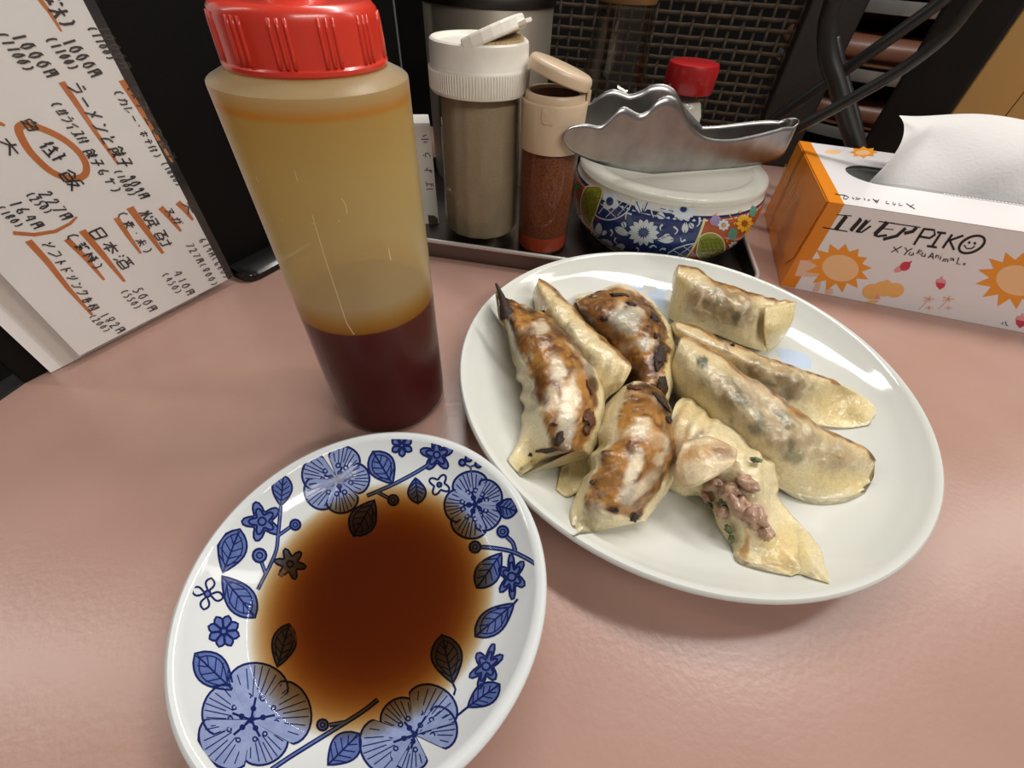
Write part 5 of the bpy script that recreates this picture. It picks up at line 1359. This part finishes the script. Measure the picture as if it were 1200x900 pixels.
G6 = gyoza('largest pale gyoza with brown ridge and visible green filling at its middle', [
    zz(c1, (.034, .034, .034, .034, .033, .032, .030, .027, .024, .021)), zz([(793, 408), (815, 418), (845, 440), (880, 465), (920, 495), (955, 518), (990, 536), (1025, 543)], (.033, .036, .038, .038, .036, .031, .025, .019)),
    zz([(787, 430), (808, 445), (845, 475), (885, 510), (925, 540), (960, 555), (995, 562), (1024, 558)], (.026, .030, .033, .032, .026, .019, .014, .014)),
    zz([(785, 450), (808, 475), (840, 510), (875, 545), (920, 572), (960, 584), (992, 582), (1018, 570)], (.016, .018, .018, .013, .0095, .0085, .0085, .010)),
    zl_([(791, 466), (820, 500), (850, 535), (885, 562), (913, 573), (933, 584), (962, 591), (991, 588), (1014, 577)], .009, .009)], 6, ridge=c1, ridge_w=4.5,
    fill=[(893, 486, 86, 38, 33, .95), (972, 532, 36, 24, 25, .6)], blobs=[(803, 435, 18, 40, 8, 'c', .6), (823, 424, 8, 9, 0, 'g', .9), (985, 562, 46, 16, 10, 'y', .7), (995, 540, 22, 12, 20, 'o', .25), (885, 500, 12, 9, 0, 'g', .5), (930, 535, 16, 8, 0, 'g', .45), (890, 460, 40, 10, 34, 'p', .35)])
c1 = [(742, 447), (757, 448), (774, 459), (788, 483), (792, 513), (791, 537), (779, 564), (762, 586), (745, 609)]
c3 = [(735, 457), (725, 488), (722, 513), (708, 532), (696, 557), (688, 588)]
G7 = gyoza('golden brown gyoza lying crisp side up at the middle of the plate front', [
    zz(c1, (.030, .030, .029, .028, .027, .026, .024, .022, .019)), zz([(742, 450), (758, 480), (761, 512), (752, 540), (740, 565), (725, 590), (716, 609)], (.033, .037, .038, .037, .034, .030, .025)),
    zz(c3, (.033, .035, .035, .034, .031, .027)), zz([(731, 453), (715, 482), (707, 512), (698, 537), (689, 562), (681, 588), (683, 618)], (.028, .028, .027, .026, .024, .022, .020)),
    zz([(730, 453), (708, 476), (693, 508), (688, 537), (683, 562), (674, 581), (669, 605), (671, 631)], (.018, .013, .011, .010, .010, .011, .017, .0235))],
    7, crisp=[(738, 452)] + c1[1:] + [(700, 595)] + c3[::-1],
    blobs=[(742, 548, 9, 22, 20, 'p', .9), (752, 500, 12, 12, 0, 'p', .65), (732, 490, 7, 26, 12, 'o', .9), (768, 545, 12, 36, 15, 'b', .5), (715, 560, 20, 16, 0, 'b', .5), (700, 580, 14, 8, -20, 'b', .6), (779, 475, 8, 18, -30, 'd', .7), (770, 470, 22, 14, 30, 'b', .5), (735, 580, 8, 14, 20, 'r', .8), (690, 612, 26, 14, 0, 'c', .8), (765, 520, 14, 18, 0, 'o', .6), (772, 535, 6, 8, 0, 'p', .5)], pleats=[(690, 530, 80, 26, .0012), (680, 605, 10, 18, .0011)])
G8 = gyoza('torn gyoza spilling meat and green onion at the front of the plate', [
    zz([(800, 465), (820, 471), (840, 489), (869, 498), (888, 518), (910, 537), (912, 557), (905, 581), (918, 605), (940, 635), (949, 672)], (.022, .022, .022, .022, .021, .020, .018, .015, .012, .010, .009)),
    zz([(791, 474), (812, 488), (840, 508), (865, 527), (884, 548), (887, 580), (895, 610), (917, 640), (943, 669)], (.029, .031, .032, .031, .030, .027, .022, .016, .0095)),
    zz([(784, 498), (805, 522), (830, 538), (850, 558), (863, 588), (873, 618), (886, 643), (915, 660), (938, 671)], (.028, .030, .030, .027, .024, .020, .016, .012, .009)),
    zz([(781, 530), (790, 553), (810, 568), (830, 580), (843, 603), (856, 630), (867, 653), (900, 667), (932, 673)], (.020, .020, .018, .014, .013, .011, .0095, .009, .0085)),
    zl_([(780, 560), (784, 572), (800, 581), (820, 582), (835, 598), (841, 617), (858, 641), (867, 660), (927, 675)], .010, .0085)],
    8, fill=[(872, 585, 26, 40, -20, .5)], blobs=[(815, 482, 30, 14, 25, 'y', .5), (815, 545, 34, 28, -25, 'm', .3), (812, 515, 22, 4, -55, 'b', .7), (838, 520, 20, 5, 35, 'b', .6), (850, 535, 14, 8, 40, 'o', .7), (800, 500, 10, 26, 0, 'o', .35), (822, 530, 40, 16, 10, 'o', .4), (920, 645, 30, 34, 0, 'y', .75), (895, 530, 18, 18, 0, 'c', .6), (872, 645, 5, 26, 5, 'o', .8), (900, 662, 30, 6, 10, 'o', .4), (888, 610, 14, 22, -10, 'm', .5)], pleats=[(815, 490, 30, 20, .0006), (900, 545, 0, 18, .0007)], lump=1.4)

bpy.context.view_layer.update()
GYM = []
for o, low in GY:
    mw = o.matrix_world.copy(); GYM.append((o, BVHTree.FromPolygons([mw @ v_.co for v_ in o.data.vertices], [p_.vertices[:] for p_ in o.data.polygons])))
def cast(p, only=None):
    best = None; d = ray(p)
    for o, t_ in GYM:
        if only is not None and o is not only: continue
        h_ = t_.ray_cast(O, d)
        if h_[0] is not None and (best is None or h_[3] < best[2]): best = (h_[0], h_[1], h_[3], o)
    return best
def child(name, verts, faces, m, o, smooth=True):
    """a part given in world coordinates under a rotated thing"""
    inv = o.matrix_world.inverted()
    me = bpy.data.meshes.new(name); me.from_pydata([tuple(inv @ Vector(v_)) for v_ in verts], [], faces); me.update()
    c = bpy.data.objects.new(name, me); COL.objects.link(c); c.parent = o; me.materials.append(m)
    if smooth: me.polygons.foreach_set('use_smooth', [True] * len(me.polygons))
    return c
def blob_vf(c, ax, ay, az, rx, ry, rz, seed, rough=.35, sub=2):
    bm = bmesh.new(); bmesh.ops.create_icosphere(bm, subdivisions=sub, radius=1)
    vs = []
    for q_ in bm.verts:
        k = 1 + rough * noise.noise(q_.co * 1.7 + Vector((seed * 3.3, seed, -seed))) + rough * .6 * noise.noise(q_.co * 4 + Vector((seed, -seed * 2, seed)))
        u_ = q_.co * k; vs.append(c + ax * u_.x * rx + ay * u_.y * ry + az * u_.z * rz)
    fs = [[x_.index for x_ in f_.verts] for f_ in bm.faces]; bm.free(); return vs, fs
def bit(name, p, lpx, wpx, rot, m, th=.0007, seed=1, rough=.7, only=None, lift=.0003, sub=3):
    h_ = cast(p, only)
    if not h_: return
    P_, n_h, dist, o = h_
    if n_h.dot(ray(p)) > 0: n_h = -n_h
    q1 = O + ray((p[0] + math.cos(math.radians(rot)) * 5, p[1] + math.sin(math.radians(rot)) * 5)) * dist
    ax = (q1 - P_); pm = ax.length / 5; ax = (ax - n_h * ax.dot(n_h)).normalized(); ay = n_h.cross(ax)
    v_, f_ = blob_vf(P_ + n_h * lift, ax, ay, n_h, lpx * pm * .5, wpx * pm * .5, th, seed, rough, sub)
    return child(name, v_, f_, m, o)
m_crumb = mat('brown_crumb', C(112, 66, 38), .6, var=.5, vscale=800, bump=.6, bscale=1000, col2=C(66, 36, 20))
for k, (x, y, l, wd, rot) in enumerate([(725, 346, 24, 7, -42), (739, 357, 11, 8, 30), (766, 373, 9, 14, 10), (768, 394, 5, 12, 0), (773, 418, 13, 34, 8), (708, 374, 8, 6, 0), (776, 452, 18, 22, 20),
        (776, 472, 26, 9, 52), (783, 492, 11, 9, 20), (655, 514, 10, 16, 20), (641, 528, 44, 5, -6), (622, 533, 5, 4, 0), (742, 606, 13, 11, 40), (678, 570, 6, 5, 0), (694, 565, 7, 4, 40), (722, 597, 4, 4, 0), (637, 366, 6, 5, 0), (650, 498, 7, 4, 10), (858, 405, 5, 3, 0), (883, 575, 3, 3, 0)]):
    bit('burnt_crust', (x, y), l, wd, rot, m_char, seed=k + 1, th=.0009)
for k, (x, y, l, wd, rot) in enumerate([(690, 490, 20, 26, 10), (686, 505, 12, 12, 0), (742, 455, 16, 7, 0), (846, 540, 16, 6, 30), (690, 455, 6, 20, -15)]):
    bit('brown_crumb', (x, y), l, wd, rot, m_crumb, seed=k + 31, th=.0012)
# burnt spike at the tip of the first dumpling
h_ = cast((592, 362), G1)
if h_:
    a_ = h_[0]; b_p = O + ray((581, 332)) * (a_ - O).length * 1.005
    m_ = a_.lerp(b_p, .5) + Vector((.0006, 0, 0))
    v_, f_ = tube_vf(smooth_pts([a_ - (b_p - a_) * .35, a_, m_, b_p], 4), [.0046, .0044, .0040, .0035, .0030, .0026, .0022, .0018, .0015, .0012, .0010, .0008, .0005], 8)
    child('burnt_tip', v_, f_, m_char, G1)
# filling spilling from the torn one
m_meat = mat('minced_meat', C(200, 164, 138), .4, var=.5, vscale=420, bump=.6, bscale=600, col2=C(156, 118, 94), Coat_Weight=.5, Coat_Roughness=.15, Subsurface_Weight=.2, Subsurface_Radius=(.003, .0015, .001))
m_onion = mat('green_onion', C(58, 74, 44), .35, var=.4, vscale=500, col2=C(104, 118, 58), Coat_Weight=.5)
for k, (x, y, l, wd, rot) in enumerate([(838, 566, 30, 22, 20), (856, 575, 26, 24, 0), (875, 567, 30, 20, 30), (868, 592, 34, 26, 40), (885, 605, 34, 26, 60), (850, 598, 22, 18, 60), (895, 622, 24, 18, 60), (832, 580, 16, 14, 0)]):
    bit('meat_filling', (x, y), l, wd, rot, m_meat, th=.0032, seed=k + 50, rough=.5, lift=.0008)
for k, (x, y, l, wd, rot) in enumerate([(850, 590, 16, 9, -25), (858, 617, 10, 13, 0), (885, 543, 14, 7, 20), (862, 632, 6, 10, 0), (838, 592, 9, 7, 30)]):
    h2 = bit('green_onion', (x, y), l, wd, rot, m_onion, th=.0009, seed=k + 70, rough=.6, lift=.0020)

# the folded-over skin at the tear
def skin_sheet(name, rows, o, seed, th=.0009, m=None, blob=()):
    """thin sheet of dough through rows of (px, py, z)"""
    G_ = [resample([gpt(p) for p in r], 24) for r in rows]
    cols_ = [resample([r[k] for r in G_], 12) for k in range(25)]
    vt = [v_ + Vector((0, 0, .0004 * nz(v_, 300, seed))) for c_ in cols_ for v_ in c_]; fs = []
    for k in range(24):
        for j_ in range(12): a = k * 13 + j_; fs.append((a, a + 1, a + 14, a + 13))
    ch = child(name, vt, fs, m_gy, o); sd_ = ch.modifiers.new('t', 'SOLIDIFY'); sd_.thickness = th; sd_.offset = 0
    at = ch.data.color_attributes.new('skin', 'FLOAT_COLOR', 'POINT')
    for k, v_ in enumerate(vt):
        c_ = CREAM.copy(); px, py = pix(v_); jx = 5 * nz(v_, 200, seed + 1); jy = 5 * nz(v_, 200, seed + 2)
        for bx, by, rx, ry, rot, kd, st_ in blob:
            dx, dy = px + jx - bx, py + jy - by; ca, sa = math.cos(math.radians(rot)), math.sin(math.radians(rot))
            d = math.hypot((dx * ca + dy * sa) / rx, (-dx * sa + dy * ca) / ry)
            if d < 1.25: c_ = c_.lerp(KIND[kd], st_ * (1 - sstep(.55, 1.2, d)))
        at.data[k].color = (c_.x, c_.y, c_.z, 1)
    return ch
skin_sheet('torn_flap', [[(800, 520, .0325), (828, 512, .0345), (850, 520, .035), (863, 528, .034)], [(792, 545, .029), (818, 541, .034), (840, 543, .035), (862, 538, .0345)], [(790, 568, .023), (806, 572, .028), (825, 566, .032), (858, 545, .034)]], G8, 5,
    blob=[(825, 540, 50, 40, 0, 'm', .35), (825, 530, 40, 10, -15, 'o', .6), (848, 532, 14, 10, 0, 'b', .6), (815, 555, 20, 12, 0, 'p', .3)])
skin_sheet('skin_edge', [[(659, 547, .012), (675, 536, .013), (690, 526, .014)], [(655, 560, .010), (672, 556, .010), (691, 545, .012)], [(652, 573, .0095), (664, 582, .009), (680, 575, .009)]], G7, 6, blob=[(670, 556, 40, 40, 0, 'y', .4), (662, 552, 4, 10, 30, 'b', .5)])
skin_sheet('skin_edge', [[(740, 606, .012), (755, 596, .012), (769, 578, .012)], [(746, 611, .0095), (760, 604, .009), (773, 588, .009)]], G7, 7, blob=[(758, 596, 30, 30, 0, 'c', .3)])
skin_sheet('skin_edge', [[(674, 352, .020), (682, 349, .022), (690, 347, .022)], [(677, 346, .012), (685, 344, .012), (694, 342, .013)]], G3, 8, blob=[(680, 346, 20, 10, 0, 'y', .8)])
skin_sheet('folded_corner', [[(897, 360, .0335), (915, 357, .0332), (932, 354, .0328)], [(895, 386, .0255), (912, 385, .0258), (928, 376, .0258)], [(899, 412, .0105), (909, 405, .0120), (919, 394, .0145)]], G4, 9, blob=[(912, 382, 34, 34, 0, 'y', .6)])
